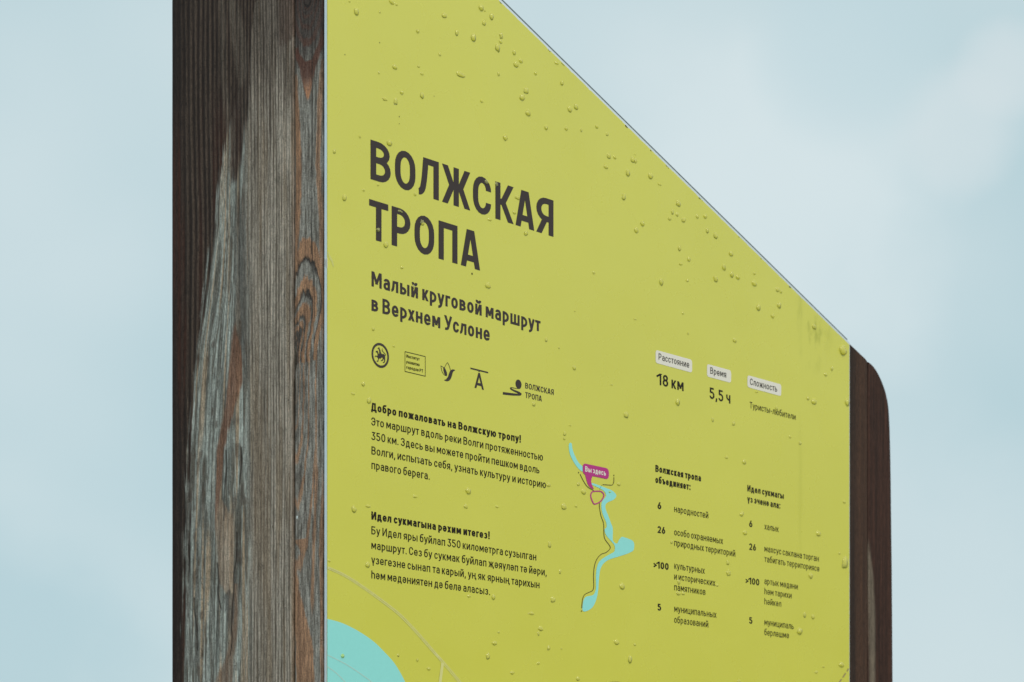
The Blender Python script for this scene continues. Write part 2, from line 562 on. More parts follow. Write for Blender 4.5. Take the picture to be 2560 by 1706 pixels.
def narrow_plank_colour(X, Y):
    """end of the front plank (x 735..808): flat sawn with two knots"""
    fib = fbm(X / 2.4, Y / 60, 4, .6)
    rag = (fbm(X / 3.0 + 50, Y / 22, 3) - .5)
    slow = fbm(X / 25 + 5, Y / 90 + 2, 3)
    grey = mix(np.broadcast_to(C(78, 75, 69), X.shape + (3,)), C(142, 142, 136), np.clip((fib - .3) * 1.8, 0, 1))
    orange = mix(np.broadcast_to(C(98, 76, 60), X.shape + (3,)), C(156, 122, 95), np.clip((fib - .25) * 1.6, 0, 1))
    ob = np.zeros(X.shape)
    dk = np.zeros(X.shape)
    # lower knot at the left arris
    up = Y < 905
    xc = 733 + 33 * sst(905 - Y, 10, 170) + 6 * sst(Y - 905, 50, 300)
    sy = np.where(up, 300.0, 500.0)
    d = np.sqrt(((X - xc) / 56) ** 2 + ((Y - 905) / sy) ** 2)
    d = d + rag * .085 * np.where(up, 1.0, .7) + (slow - .5) * .07
    for a, b, k in ((.885, 1.05, 1), (.60, .725, 1), (.385, .515, 1), (.27, .335, .95), (.19, .225, .7), (.105, .135, .6)):
        aa = np.where(up, a, b - .42 * (b - a))
        ob = np.maximum(ob, k * sst(d - aa, -.012, .012) * (1 - sst(d, b - .012, b + .012)))
    for a in (.875, .59, .375, .262, .235, .18):
        dk = np.maximum(dk, (1 - sst(np.abs(d - a), .006, .034)) * np.where(up, .95, .4))
    ob = ob * np.where(up, 1, np.clip(1 - .15 * sst(d, .1, .3), 0, 1))
    below = 1 - sst(Y, 1400, 1470)
    ob = ob * below * sst(Y, 560, 600)
    # long side stripes between the knots, and lower down
    st = tongue(X + rag * 5, Y, [(175, 740, 2), (240, 741, 5), (380, 747, 6), (480, 746, 7), (600, 741, 5), (720, 737, 0)], 3)
    st = np.maximum(st, .85 * tongue(X + rag * 5, Y, [(160, 806, 2), (260, 800, 5), (420, 795, 5), (560, 803, 5), (700, 806, 4), (900, 806, 1)], 3))
    st = np.maximum(st, .9 * tongue(X + rag * 5, Y, [(1040, 790, 1), (1200, 791, 3), (1400, 784, 3), (1500, 781, 3), (1560, 780, 0)], 3))
    st = np.maximum(st, .9 * tongue(X + rag * 5, Y, [(1180, 806, 1), (1350, 803, 4), (1706, 804, 2), (3000, 803, 2)], 2))
    st = np.maximum(st, .95 * tongue(X + rag * 6, Y, [(1395, 738, 2), (1480, 741, 8), (1540, 748, 16), (1600, 760, 20), (1706, 764, 22), (3000, 764, 24)], 3))
    st = np.maximum(st, .9 * tongue(X + rag * 6, Y, [(1345, 752, 16), (1365, 757, 10), (1385, 758, 3), (1390, 758, 0)], 3))
    ob = np.maximum(ob, st)
    col = mix(grey, orange, np.clip(ob, 0, 1))
    col = mix(col, C(52, 47, 44), dk * (.75 + .4 * slow))
    # upper, still stained part with its knot
    d1 = np.sqrt(((X - 770) / 40) ** 2 + ((Y + 12) / 125.0) ** 2) + rag * .10 + (slow - .5) * .10
    topm = 1 - sst(Y + rag * 60, 90, 240)
    up_col = mix(np.broadcast_to(C(52, 45, 42), X.shape + (3,)), C(98, 97, 92), np.clip((fib - .35) * 1.5, 0, 1) * sst(Y, -40, 130))
    col = mix(col, up_col, topm)
    red = np.zeros(X.shape)
    for a, b in ((.86, 1.02), (.60, .70), (.42, .48), (.27, .31)):
        red = np.maximum(red, sst(d1, a - .02, a + .02) * (1 - sst(d1, b - .02, b + .02)))
    red = red * (1 - sst(Y, 120, 150)) * (Y > -200)
    vv = tongue(X + rag * 4, Y, [(150, 771, 14), (175, 770, 19), (215, 770, 9), (255, 770, 0)], 3)
    legs = np.maximum(tongue(X + rag * 4, Y, [(108, 739, 4), (130, 744, 6), (152, 754, 8), (172, 762, 10), (180, 765, 0)], 3),
                      tongue(X + rag * 4, Y, [(85, 806, 3), (120, 802, 6), (150, 790, 9), (172, 779, 10), (180, 776, 0)], 3))
    red = np.maximum(red, np.maximum(vv, legs))
    low = sst(Y, 185, 240)
    col = mix(col, C(74, 47, 38), red * .85 * (1 - low) * (.45 + .55 * sst(Y, 80, 130)))
    col = mix(col, C(150, 104, 74), red * .85 * low)
    k1 = 1 - sst(np.abs(d1 - .235), .01, .05)
    col = mix(col, C(28, 24, 23), k1 * (Y > -100) * .8 * (Y < 40))
    # splits
    for x0, y0, y1, dx in ((781, 90, 640, -2), (779, 560, 800, 9), (752, 95, 130, 0)):
        cxl = x0 + dx * (Y - y0) / (y1 - y0)
        col = mix(col, C(36, 33, 31), (1 - sst(np.abs(X - cxl), .5, 1.7)) * (Y > y0) * (Y < y1) * .8)
    # open check at the knot
    ck = ((X - 734) / 8) ** 2 + ((Y - 893) / 30) ** 2
    col = mix(col, C(14, 12, 11), (1 - sst(ck, .5, 1.1)))
    pin = ((X - 743) / 2.4) ** 2 + ((Y - 1289) / 4.0) ** 2
    col = mix(col, C(215, 215, 210), 1 - sst(pin, .5, 1.2))
    relief = (np.clip(ob, 0, 1) * .5 + fib * .5) * 0.0005 - (1 - sst(ck, .5, 1.2)) * .006
    return col * GAIN, relief


def right_inner_colour(X, Y):
    fib = fbm(X / 2.5, Y / 240, 4, .6)
    b = sst(X, 2128, 2150) * (.5 + .5 * fbm(X / 12, Y / 500, 2))
    col = mix(np.broadcast_to(C(47, 36, 32), X.shape + (3,)), C(78, 55, 43), np.clip(b * .9 + (fib - .5), 0, 1))
    return col * 1.05, fib * .0003


def right_outer_colour(X, Y):
    fib = fbm(X / 3.0 + 9, Y / 260, 4, .6)
    col = mix(np.broadcast_to(C(45, 30, 26), X.shape + (3,)), C(76, 49, 40), np.clip((fib - .25) * 1.5, 0, 1))
    gs = tongue(X + (fib - .5) * 3, Y, [(1340, 2172, 0), (1400, 2174, 2.5), (1450, 2178, 5), (1540, 2181, 6.5), (1706, 2182, 6), (2400, 2184, 8)], 4)
    col = mix(col, mix(np.broadcast_to(C(78, 70, 62), X.shape + (3,)), C(136, 124, 110), fib), gs * .85)
    return col * 1.05, fib * .0003


def plank(name, parent, a_vals, z_rows, pos, colour_fn, apx, relief_dir, thick_dir, thick):
    """a board whose seen face is a fine grid with its own grain colours; sides and back close it off.
    pos(i, j) -> local xyz, apx(j) gives the author pixel for z"""
    na, nz = len(a_vals), len(z_rows)
    P = np.zeros((nz, na, 3))
    AX = np.zeros((nz, na)); AY = np.zeros((nz, na))
    for j in range(nz):
        for i in range(na):
            P[j, i] = pos(i, j)
            AX[j, i], AY[j, i] = apx(i, j)
    col, rel = colour_fn(AX, AY)
    rel = rel.copy()
    edge = np.minimum(np.minimum(np.arange(na), np.arange(na)[::-1]) / 3.0, 1.0)[None, :]
    P = P + np.array(relief_dir)[None, None, :] * (rel + .0012 * (edge - 1))[..., None]
    V = P.reshape(-1, 3)
    idx = np.arange(na * nz).reshape(nz, na)
    faces = np.stack([idx[:-1, :-1], idx[:-1, 1:], idx[1:, 1:], idx[1:, :-1]], -1).reshape(-1, 4)
    bord = list(idx[0, :]) + list(idx[1:, -1]) + list(idx[-1, :-1][::-1]) + list(idx[1:-1, 0][::-1])
    bk = V[bord] + np.array(thick_dir) * thick
    n0 = len(V)
    V2 = np.vstack([V, bk])
    nb = len(bord)
    fl = [tuple(int(q) for q in f) for f in faces]
    fl += [(int(bord[k]), n0 + k, n0 + (k + 1) % nb, int(bord[(k + 1) % nb])) for k in range(nb)]
    # back as one strip of quads between the left and right borders
    fl.append(tuple(n0 + k for k in range(nb)))
    me = bpy.data.meshes.new(name)
    me.from_pydata([tuple(map(float, v)) for v in V2], [], fl)
    me.update()
    ca = me.color_attributes.new('grain', 'FLOAT_COLOR', 'POINT')
    full = np.ones((len(V2), 4))
    full[:n0, :3] = np.clip(col.reshape(-1, 3), 0, 1)
    full[n0:, :3] = np.clip(col.reshape(-1, 3)[bord], 0, 1)
    ca.data.foreach_set('color', full.ravel())
    sm = [True] * len(faces) + [False] * (len(fl) - len(faces))
    me.polygons.foreach_set('use_smooth', sm)
    me.materials.append(M_WOOD)
    import bmesh
    bm = bmesh.new(); bm.from_mesh(me)
    bmesh.ops.recalc_face_normals(bm, faces=bm.faces)
    bm.to_mesh(me); bm.free()
    o = bpy.data.objects.new(name, me)
    COL.objects.link(o)
    o.parent = parent
    return o


# rows of photograph pixels (at the plank's own middle column) turned into heights
def rows(zs_px):
    return np.array(zs_px, float)


vis = list(np.arange(-60, 1770, 3.5))
zpx = [-500, -400, -300, -200, -120] + vis + [1800, 1900, 2100, 2400, 2900, 3600, 4600, 5600]


def end_plank(name, x0, x1, step, fn, u, thick):
    xs = np.linspace(x0, x1, int((x1 - x0) / step) + 1)
    ws = [side(x, 0, u)[1] for x in xs]
    xm = .5 * (x0 + x1)
    hs = [max(side(xm, y, u)[2], 0.0) for y in zpx]
    return plank(name, stele, xs, zpx, lambda i, j: (u, ws[i], hs[j]), fn,
                 lambda i, j: (xs[i], HY + (zpx[j] - HY) * 1.0), (-1, 0, 0), (1, 0, 0), thick)


end_plank('side_plank', 429.5, 731.9, 1.5, wide_plank_colour, 0.0, 0.042)
end_plank('edge_plank', 736.6, 806.6, 1.0, narrow_plank_colour, 0.0015, 0.120)


# right hand planks: outline follows the sloping, rounded top
def smooth_pts(pts, seg=8):
    out = []
    for i in range(len(pts) - 1):
        p0, p1, p2, p3 = [np.array(pts[min(max(i + k, 0), len(pts) - 1)], float) for k in (-1, 0, 1, 2)]
        for q in range(seg):
            t = q / seg
            out.append(tuple(.5 * (2 * p1 + (p2 - p0) * t + (2 * p0 - 5 * p1 + 4 * p2 - p3) * t * t + (3 * p1 - p0 - 3 * p2 + p3) * t ** 3)))
    return out + [tuple(map(float, pts[-1]))]


def outline_top(x):
    return np.interp(x, [2040, 2124, 2168.9, 2171, 2183, 2197.6, 2208.8, 2218.4, 2223.8, 2226.3, 2228, 2229.5, 2230.5, 2232.6, 2234.3],
                     [775, 859.7, 902.2, 905.5, 914, 936.3, 958.6, 981, 1009.7, 1051, 1115, 1194.7, 1280, 1424, 1706])


_ry, _rx = zip(*[(b_, a_) for a_, b_ in smooth_pts([(2160, 897), (2171, 905), (2184, 915.5), (2197, 933), (2208.3, 957), (2217, 983), (2222.8, 1012), (2226, 1051), (2228, 1115), (2229.5, 1194.7),
                                                        (2230.4, 1275), (2231.3, 1355), (2232.2, 1435), (2232.9, 1520), (2233.6, 1610), (2234.2, 1700), (2234.8, 1800), (2235.2, 1900), (2235.6, 2000), (2236, 2100), (2236, 3000), (2236, 4000), (2236, 5000)])])


def right_x(y):
    return np.interp(y, _ry, _rx)


def face_plank_inner():
    xs = np.linspace(2095, 2169.2, 40)
    zz = list(np.linspace(0, 1, 260))
    zb = 0.0
    us = [face(x, 900, W_WOOD)[0] for x in xs]
    tops = [face(x, outline_top(x) + 1.0, W_WOOD)[2] for x in xs]

    def pos(i, j):
        return (us[i], W_WOOD, tops[i] * (1 - zz[j] ** 1.5) + zb * zz[j] ** 1.5)

    def apx(i, j):
        z = tops[i] * (1 - zz[j] ** 1.5)
        return xs[i], HY - (z - EYE) * F / depth(xs[i])
    return plank('front_plank', stele, xs, zz, pos, right_inner_colour, apx, (0, -1, 0), (0, 1, 0), 0.046)


def face_plank_outer():
    ys = list(np.linspace(905.5, 1010, 40)) + list(np.linspace(1016, 1720, 130)) + [1800, 2000, 2300, 2800, 3400, 4200, 4700]
    na = 34

    def pos(i, j):
        t = i / (na - 1)
        x = 2171.2 + (right_x(ys[j]) - 2171.2) * t
        # keep each row level in the world, so rows stay straight
        xr = 2171.2
        z = max(face(2200, ys[j] + (2200 - 2200), W_WOOD)[2], 0.0)
        # the edge was read in the picture: shift the row so that its right end lies on it
        zr = face(right_x(ys[j]), ys[j], W_WOOD)[2]
        return (face(x, 1000, W_WOOD)[0], W_WOOD + .0008, max(zr, 0.0))

    def apx(i, j):
        t = i / (na - 1)
        return 2171.2 + (right_x(ys[j]) - 2171.2) * t, ys[j]
    return plank('corner_plank', stele, list(range(na)), ys, pos, right_outer_colour, apx, (0, -1, 0), (0, 1, 0), 0.046)


face_plank_inner()
face_plank_outer()
# the body between the cladding boards
uc0, uc1 = 0.044, face(2215, 1000, W_WOOD)[0] - .02
wback = side(429.5, 0)[1]
v, f = prism([(uc0, 0.0), (uc1, 0.0), (uc1, top_at(uc1) - .12), (UR - .05, top_at(UR - .05) - .03), (uc0, top_at(uc0) - .03)], W_WOOD + .050, wback - .01)
core = link('core_board', v, f, M_WOOD, stele)
ca = core.data.color_attributes.new('grain', 'FLOAT_COLOR', 'POINT')
ca.data.foreach_set('color', [0.07, 0.045, 0.035, 1.0] * len(core.data.vertices))

# ---- panel: aluminium sheet with the print film on it
ZB = face(818, 2700)[2]
tl = top_at(0.0)
v, f = prism([(0, ZB), (UR + .0006, ZB), (UR + .0006, top_at(UR)), (0.0, tl)], 0.0006, 0.0042)
panel = link('panel', v, f, M_ALU, stele)
uq = UR + .0006
v, f = prism([(0, tl - .012), (uq, top_at(uq) - .012), (uq, top_at(uq) + .0060), (0, tl + .0060)], 0.0044, 0.0060)
link('rear_trim', v, f, M_SLATE, panel)
v, f = box(.003, .030, .0043, W_WOOD + .0006, ZB, tl - .014)  # black strip added inside the open gap, standing in for its shade
link('gap_shade_strip', v, f, M_GAP_SHADE, panel)
ins = 0.0032 * math.sqrt(1 + slope * slope)
# film outline: slightly frayed along the slanted edge
pts = [(0.0004, ZB + .001), (UR - .0012, ZB + .001), (UR - .0012, top_at(UR) - ins)]
N = 240
for k in range(1, N):
    u = UR - (UR - .0004) * k / N
    pts.append((u, top_at(u) - ins - max(0, random.gauss(-.0004, .0006))))
pts.append((0.0004, tl - ins))
v, f = prism(pts, 0.0, 0.00055)
film = link('print_film', v, f, M_FILM, panel)


# ------------------------------------------------------------------ flat print: strokes and polygons
def cdt(polys):
    vs, fs = [], []
    for q in polys:
        a = 0
        for k in range(len(q)):
            x0, y0 = q[k]; x1, y1 = q[(k + 1) % len(q)]
            a += x0 * y1 - x1 * y0
        if abs(a) < 1e-9: continue
        if a < 0: q = q[::-1]
        fs.append(list(range(len(vs), len(vs) + len(q))))
        vs += [Vector(p) for p in q]
    ov, oe, of, _, _, _ = delaunay_2d_cdt(vs, [], fs, 0, 1e-5)
    tri = np.array([tuple(t)[:3] for t in of])
    P = np.array([(p.x, p.y) for p in ov])
    cen = P[tri].mean(1)
    inside = np.zeros(len(tri), bool)
    for q in polys:
        q = np.array(q, float)
        bb = (cen >= q.min(0) - 1e-9).all(1) & (cen <= q.max(0) + 1e-9).all(1)
        if not bb.any(): continue
        c = cen[bb]
        hit = np.zeros(len(c), bool)
        for k in range(len(q)):
            (x0, y0), (x1, y1) = q[k], q[(k + 1) % len(q)]
            if y0 == y1: continue
            cr = (y0 > c[:, 1]) != (y1 > c[:, 1])
            hit ^= cr & (c[:, 0] < (x1 - x0) * (c[:, 1] - y0) / (y1 - y0) + x0)
        inside[np.where(bb)[0][hit]] = True
    return [(p.x, p.y) for p in ov], [tuple(map(int, t)) for t in tri[inside]]


def fillet(pts, closed, seg=5):
    """polyline with corner radii (x, y[, (rx, ry)]) -> smooth points"""
    n = len(pts)
    out = []
    for i, q in enumerate(pts):
        p = np.array(q[:2], float)
        r = q[2] if len(q) > 2 else None
        if r is None or (not closed and i in (0, n - 1)):
            out.append(tuple(p)); continue
        a = np.array(pts[i - 1][:2], float); b = np.array(pts[(i + 1) % n][:2], float)
        ra = i - 1 >= 0 and len(pts[i - 1]) > 2 and (closed or i - 1 > 0) or (closed and len(pts[i - 1]) > 2)
        rb = len(pts[(i + 1) % n]) > 2 and (closed or i + 1 < n - 1)
        da, db = a - p, b - p
        la, lb = np.hypot(*da), np.hypot(*db)
        da, db = da / la, db / lb
        r = (r, r) if not isinstance(r, tuple) else r
        ta = min(r[0] * abs(da[0]) + r[1] * abs(da[1]), la * (.5 if ra else .98))
        tb = min(r[0] * abs(db[0]) + r[1] * abs(db[1]), lb * (.5 if rb else .98))
        A, B = p + da * ta, p + db * tb
        k = .56
        c1, c2 = A - da * ta * k, B - db * tb * k
        for s in range(seg + 1):
            t = s / seg
            out.append(tuple((1 - t) ** 3 * A + 3 * (1 - t) ** 2 * t * c1 + 3 * (1 - t) * t * t * c2 + t ** 3 * B))
    res = []
    for q in out:
        if not res or math.hypot(q[0] - res[-1][0], q[1] - res[-1][1]) > 1e-5: res.append(q)
    if closed and math.hypot(res[0][0] - res[-1][0], res[0][1] - res[-1][1]) < 1e-5: res.pop()
    return res


def stroke_quads(pts, w, closed=False):
    P = [np.array(q, float) for q in pts]
    n = len(P)
    off = []
    for i in range(n):
        if closed or 0 < i < n - 1:
            d0 = P[i] - P[i - 1]; d1 = P[(i + 1) % n] - P[i]
            d0 = d0 / np.hypot(*d0); d1 = d1 / np.hypot(*d1)
            n0 = np.array([-d0[1], d0[0]]); n1 = np.array([-d1[1], d1[0]])
            mm = n0 + n1
            den = 1 + n0 @ n1
            mm = mm / max(den, .35)
        else:
            d = P[1] - P[0] if i == 0 else P[-1] - P[-2]
            d = d / np.hypot(*d)
            mm = np.array([-d[1], d[0]])
        off.append(mm * w / 2)
    q = []
    for i in range(n if closed else n - 1):
        j = (i + 1) % n
        q.append([tuple(P[i] + off[i]), tuple(P[i] - off[i]), tuple(P[j] - off[j]), tuple(P[j] + off[j])])
    return q


def clip_y(poly, lo, hi):
    for lim, sgn in ((lo, 1), (hi, -1)):
        out = []
        for k in range(len(poly)):
            a, b = poly[k], poly[(k + 1) % len(poly)]
            ia, ib = (a[1] - lim) * sgn >= -1e-9, (b[1] - lim) * sgn >= -1e-9
            if ia: out.append(a)
            if ia != ib:
                t = (lim - a[1]) / (b[1] - a[1])
                out.append((a[0] + t * (b[0] - a[0]), lim))
        poly = out
        if len(poly) < 3: return None
    return poly


def ext(a, b, e):
    a, b = np.array(a, float), np.array(b, float)
    d = (b - a) / np.hypot(*(b - a))
    return [tuple(a - d * e), tuple(b + d * e)]


# ---- a condensed grotesque drawn as strokes; cap height 1
XH = 0.75


def glyph(ch, w):
    h = w / 2
    S = []          # (points, closed, clip)

    def st(*p, closed=False, clip=None): S.append((list(p), closed, clip))

    def ln(a, b, lo, hi): S.append((ext(a, b, w), False, (lo, hi)))

    def bar(x, lo, hi): st((x, lo), (x, hi))
    low = ch.islower()
    H = XH if low else 1.0
    T, b, l = H - h, h, h
    ry = .25 if low else .33
    c = (9, ry)
    cb = (.24, .24) if not low else (.19, .19)
    k = ch.lower()
    wid = dict(а=.62, б=.57, в=.58, г=.46, д=.68, е=.54, ж=.86, з=.56, и=.61, й=.61, к=.58, л=.6, м=.74, н=.6, о=.6, п=.59, р=.56,
               с=.57, т=.56, у=.6, х=.6, ц=.66, ч=.56, ш=.86, ъ=.66, ы=.8, ь=.55, э=.57, ю=.86, я=.57) if not low else \
        dict(а=.475, б=.5, в=.49, г=.37, д=.57, е=.5, ж=.74, з=.45, и=.51, й=.51, к=.475, л=.51, м=.63, н=.51, о=.5, п=.5, р=.5,
             с=.465, т=.45, у=.5, х=.5, ц=.56, ч=.47, ш=.76, ъ=.56, ы=.70, ь=.475, э=.465, ю=.73, я=.48)
    wid.update({'ә': .5, 'җ': .78, 'ң': .56, 'ө': .5, 'ү': .5, 'һ': .5})
    W = wid.get(k, .54)
    r = W - h
    if k in 'оө':
        st((l, b, c), (r, b, c), (r, T, c), (l, T, c), closed=True)
        if k == 'ө': st((l, H / 2), (r, H / 2))
    elif k == 'с': st((r, H * .66), (r, T, c), (l, T, c), (l, b, c), (r, b, c), (r, H * .34))
    elif k == 'э':
        st((l, H * .68), (l, T, c), (r, T, c), (r, b, c), (l, b, c), (l, H * .32)); st((.17, H / 2), (r, H / 2))
    elif k == 'в':
        m = H * .53
        bar(l, 0, H); st((l, T), (r - .03, T, cb), (r - .03, m, cb), (l, m)); st((l, m), (r, m, cb), (r, b, cb), (l, b))
    elif k == 'р' and not low:
        bar(l, 0, H); st((l, T), (r, T, (.24, .24)), (r, .43, (.24, .24)), (l, .43))
    elif k == 'р':
        bar(l, -.24, H); st((l, T), (r, T, c), (r, b, c), (l, b))
    elif k == 'я':
        m = H * .43
        bar(r, 0, H); st((r, T), (l, T, cb), (l, m, cb), (r, m)); ln((W * .52, m), (h * 1.05, 0), 0, m)
    elif k == 'а' and not low:
        cx = W / 2
        ln((h * 1.06, 0), (cx - h * .45, 1), 0, 1); ln((W - h * 1.06, 0), (cx + h * .45, 1), 0, 1); st((.14, .25), (W - .14, .25))
    elif k == 'а':
        m = H * .57
        st((l + .015, H * .74), (l + .015, T, (.16, .14)), (r, T, (.16, .2)), (r, 0)); st((r, m), (l, m, (.15, .15)), (l, b, (.15, .15)), (r - .02, b, (.12, .1)), (r, b + .12))
    elif k == 'т': st((0, T), (W, T)); bar(W / 2, 0, T)
    elif k == 'п': bar(l, 0, H); bar(r, 0, H); st((l, T), (r, T))
    elif k == 'г': bar(l, 0, H); st((l, T), (W, T))
    elif k == 'л':
        st((0, b), (W * .15, b, (.12, .12)), (W * .15 + .075, H * .4, (.1, .3)), (W * .34, T)); st((W * .34 - h * .9, T), (r, T)); bar(r, 0, H)
    elif k == 'д':
        st((l, -.17), (l, b), (r, b), (r, -.17)); st((W * .2, b), (W * .30, T), (W * .84 - h, T), (W * .84 - h, b))
    elif k == 'ж' or k == 'җ':
        cx = W / 2 if k == 'ж' else .37
        ww = 2 * cx
        m = H * .5
        bar(cx, 0, H)
        for s in (-1, 1):
            ln((cx + s * .13, m), (cx + s * (cx - h * 1.05), H), m - .0, H)
            ln((cx + s * .13, m), (cx + s * (cx - h * 1.05), 0), 0, m + .0)
        st((cx - .17, m), (cx + .17, m))
        if k == 'җ': st((cx + .26, b), (W - h, b), (W - h, -.15))
    elif k == 'к':
        m = H * .5
        bar(l, 0, H); st((l, m), (W * .5, m)); ln((W * .42, m), (W - h * 1.05, H), m, H); ln((W * .42, m), (W - h * 1.05, 0), 0, m)
    elif k == 'м':
        bar(l, 0, H); bar(r, 0, H); ln((l + h * .25, H), (W / 2, H * .27), H * .2, H); ln((r - h * .25, H), (W / 2, H * .27), H * .2, H)
    elif k == 'н': bar(l, 0, H); bar(r, 0, H); st((l, H * .51), (r, H * .51))
    elif k == 'ң': bar(l, 0, H); r2 = .51 - h; bar(r2, 0, H); st((l, H * .51), (r2, H * .51)); st((r2, b), (W, b), (W, -.15))
    elif k in 'ий':
        bar(l, 0, H); bar(r, 0, H); ln((l + h * .55, H * .06), (r - h * .55, H * .94), 0, H)
        if k == 'й': st((W * .25, H + .27), (W * .25, H + .13, (.1, .09)), (W * .75, H + .13, (.1, .09)), (W * .75, H + .27))
    elif k == 'у':
        st((h * .85, H), (W * .52, h * .6 + .06)) if low else ln((h * .85, H), (W * .54, .34), .28, H)
        if low:
            st(ext((W - h * .85, H), (W * .5, 0), w * 0)[0], (W * .47, -.06), (W * .36, -.24 + h, (.1, .12)), (W * .12, -.24 + h))
            S.pop(-2); ln((h * .85, H), (W * .5, 0.03), -.02, H)
            S[-2] = ([(W - h * .85 + .01, H), (W * .5 - .0, -.02), (W * .38, -.24 + h, (.12, .12)), (W * .10, -.24 + h)], False, None)
        else:
            st((W - h * .85, H), (W * .47, .16), (W * .38, b, (.12, .12)), (W * .1, b))
    elif k == 'ү':
        ln((h * .85, H), (W / 2, .02), 0.0, H); ln((W - h * .85, H), (W / 2, .02), 0.0, H); bar(W / 2, -.24, .12)
    elif k == 'б' and not low:
        m = H * .57
        bar(l, 0, H); st((l, T), (W - .05, T)); st((l, m), (r, m, cb), (r, b, cb), (l, b))
    elif k == 'б':
        tt = XH - .04 - h
        st((l, H * .4), (l, b, c), (r, b, c), (r, tt, c), (l, tt, c), (l, H * .4)); st((l, H * .4), (l, 1.02 - h, (.22, .34)), (r - .0, 1.02 - h, (.1, .04)), (r, 1.05))
    elif k == 'з':
        m = H * .53
        st((l, H * .75), (l, T, c), (r - .02, T, c), (r - .02, m, c), (W * .4, m)); st((W * .4, m), (r, m, c), (r, b, c), (l, b, c), (l, H * .25))
    elif k == 'е': st((l, H * .47), (r, H * .47), (r, T, c), (l, T, c), (l, b, c), (r, b, c), (r, H * .27))
    elif k == 'ә': st((r, H * .53), (l, H * .53), (l, b, c), (r, b, c), (r, T, c), (l, T, c), (l, H * .73))
    elif k == 'х': ln((h * 1.05, 0), (W - h * 1.05, H), 0, H); ln((h * 1.05, H), (W - h * 1.05, 0), 0, H)
    elif k == 'ц': bar(l, 0, H); r2 = W - .055 - h; bar(r2, 0, H); st((l, b), (W - h * .6, b), (W - h * .6, -.16))
    elif k == 'ч': bar(r, 0, H); st((l, H), (l, H * .40, c), (r, H * .40))
    elif k == 'ш': bar(l, 0, H); bar(W / 2, 0, H); bar(r, 0, H); st((l, b), (r, b))
    elif k in 'ьыъ':
        m = H * .57
        x0 = l + (.11 if k == 'ъ' else 0)
        xr = {'ь': r, 'ъ': r, 'ы': .475 - h}[k]
        bar(x0, 0, H); st((x0, m), (xr, m, cb), (xr, b, cb), (x0, b))
        if k == 'ъ': st((0, T), (x0, T))
        if k == 'ы': bar(r, 0, H)
    elif k == 'ю':
        bar(l, 0, H); x0 = l + .23; st((x0, b, c), (r, b, c), (r, T, c), (x0, T, c), closed=True); st((l, H * .51), (x0, H * .51))
    elif k == 'һ': bar(l, 0, 1.0); st((l, XH - h), (W - h, XH - h, (.2, .22)), (W - h, 0))
    elif ch == '0': W = .54; r = W - h; c = (9, .33); st((l, b, c), (r, b, c), (r, 1 - h, c), (l, 1 - h, c), closed=True)
    elif ch == '1': W = .33; r = W - h; bar(r, 0, 1); ln((0.0, .77), (r, .96), .6, 1.0)
    elif ch == '2': W = .54; r = W - h; st((l, .72), (l, 1 - h, (9, .26)), (r, 1 - h, (9, .26)), (r, .56, (.1, .14)), (l + .03, h), (W, h))
    elif ch == '3': W = .54; r = W - h; c = (9, .24); st((l, 1 - h), (r - .02, 1 - h), (W * .42, .60)); st((W * .36, .58), (r, .58, c), (r, b, c), (l, b, c), (l, .25))
    elif ch == '5': W = .54; r = W - h; c = (9, .26); st((r, 1 - h), (l + .03, 1 - h), (l + .02, .55)); st((l + .02, .54), (l + .12, .61), (r, .61, c), (r, b, c), (l, b, c), (l, .26))
    elif ch == '6': W = .54; r = W - h; c = (9, .26); st((l, b, c), (r, b, c), (r, .6, c), (l, .6, c), closed=True); ln((l + .0, .33), (W * .62, 1), .3, 1)
    elif ch == '8': W = .54; r = W - h; c = (9, .22); st((l, b, c), (r, b, c), (r, .53, c), (l, .53, c), closed=True); st((l + .03, .53, c), (r - .03, .53, c), (r - .03, 1 - h, c), (l + .03, 1 - h, c), closed=True)
    elif ch == '.': W = w * 1.1; st((W / 2, 0), (W / 2, w * 1.1))
    elif ch == ',': W = w * 1.2; st((W * .62, w * 1.1), (W * .3, -.17))
    elif ch == ':': W = w * 1.1; st((W / 2, 0), (W / 2, w * 1.1)); st((W / 2, XH - w * 1.1), (W / 2, XH))
    elif ch == '!': W = w * 1.1; st((W / 2, 0), (W / 2, w * 1.05)); st((W / 2, .3), (W / 2, 1))
    elif ch == '-': W = .32; st((0, .38), (W, .38))
    elif ch == '>': W = .46; st((0.02, .66), (W - h, .40), (0.02, .14))
    else:
        raise ValueError('no drawing for %r' % ch)
    polys = []
    for pts, closed, clp in S:
        pl = fillet(pts, closed)
        for q in stroke_quads(pl, w, closed):
            if clp:
                q = clip_y(q, *clp)
                if not q: continue
            polys.append(q)
    return W, cdt(polys)


_cache = {}


def text_mesh(s, w):
    """one line of text -> vertices (cap height 1, starts at x 0), triangles, width"""
    V, Fc, x = [], [], 0.0
    tight = 'тТгГАаУуүЛл'
    gap = .145 - .25 * (w - .13)
    prev = None
    for ch in s:
        if ch == ' ':
            x += .19 + gap; prev = None; continue
        key = (ch, round(w, 3))
        if key not in _cache: _cache[key] = glyph(ch, w)
        W, (gv, gf) = _cache[key]
        if prev is not None:
            g = gap
            if ch in 'ТтУуАүЖжХхЯялЛ' : g -= .035
            if prev in 'ТтгГУуАКкүЖжХх': g -= .035
            if ch in 'оОеСсәөб': g -= .012
            x += g
        n0 = len(V)
        V += [(x + a, b) for a, b in gv]
        Fc += [tuple(n0 + q for q in t) for t in gf]
        x += W
        prev = ch
    return V, Fc, x


PRINT_W = -0.00022


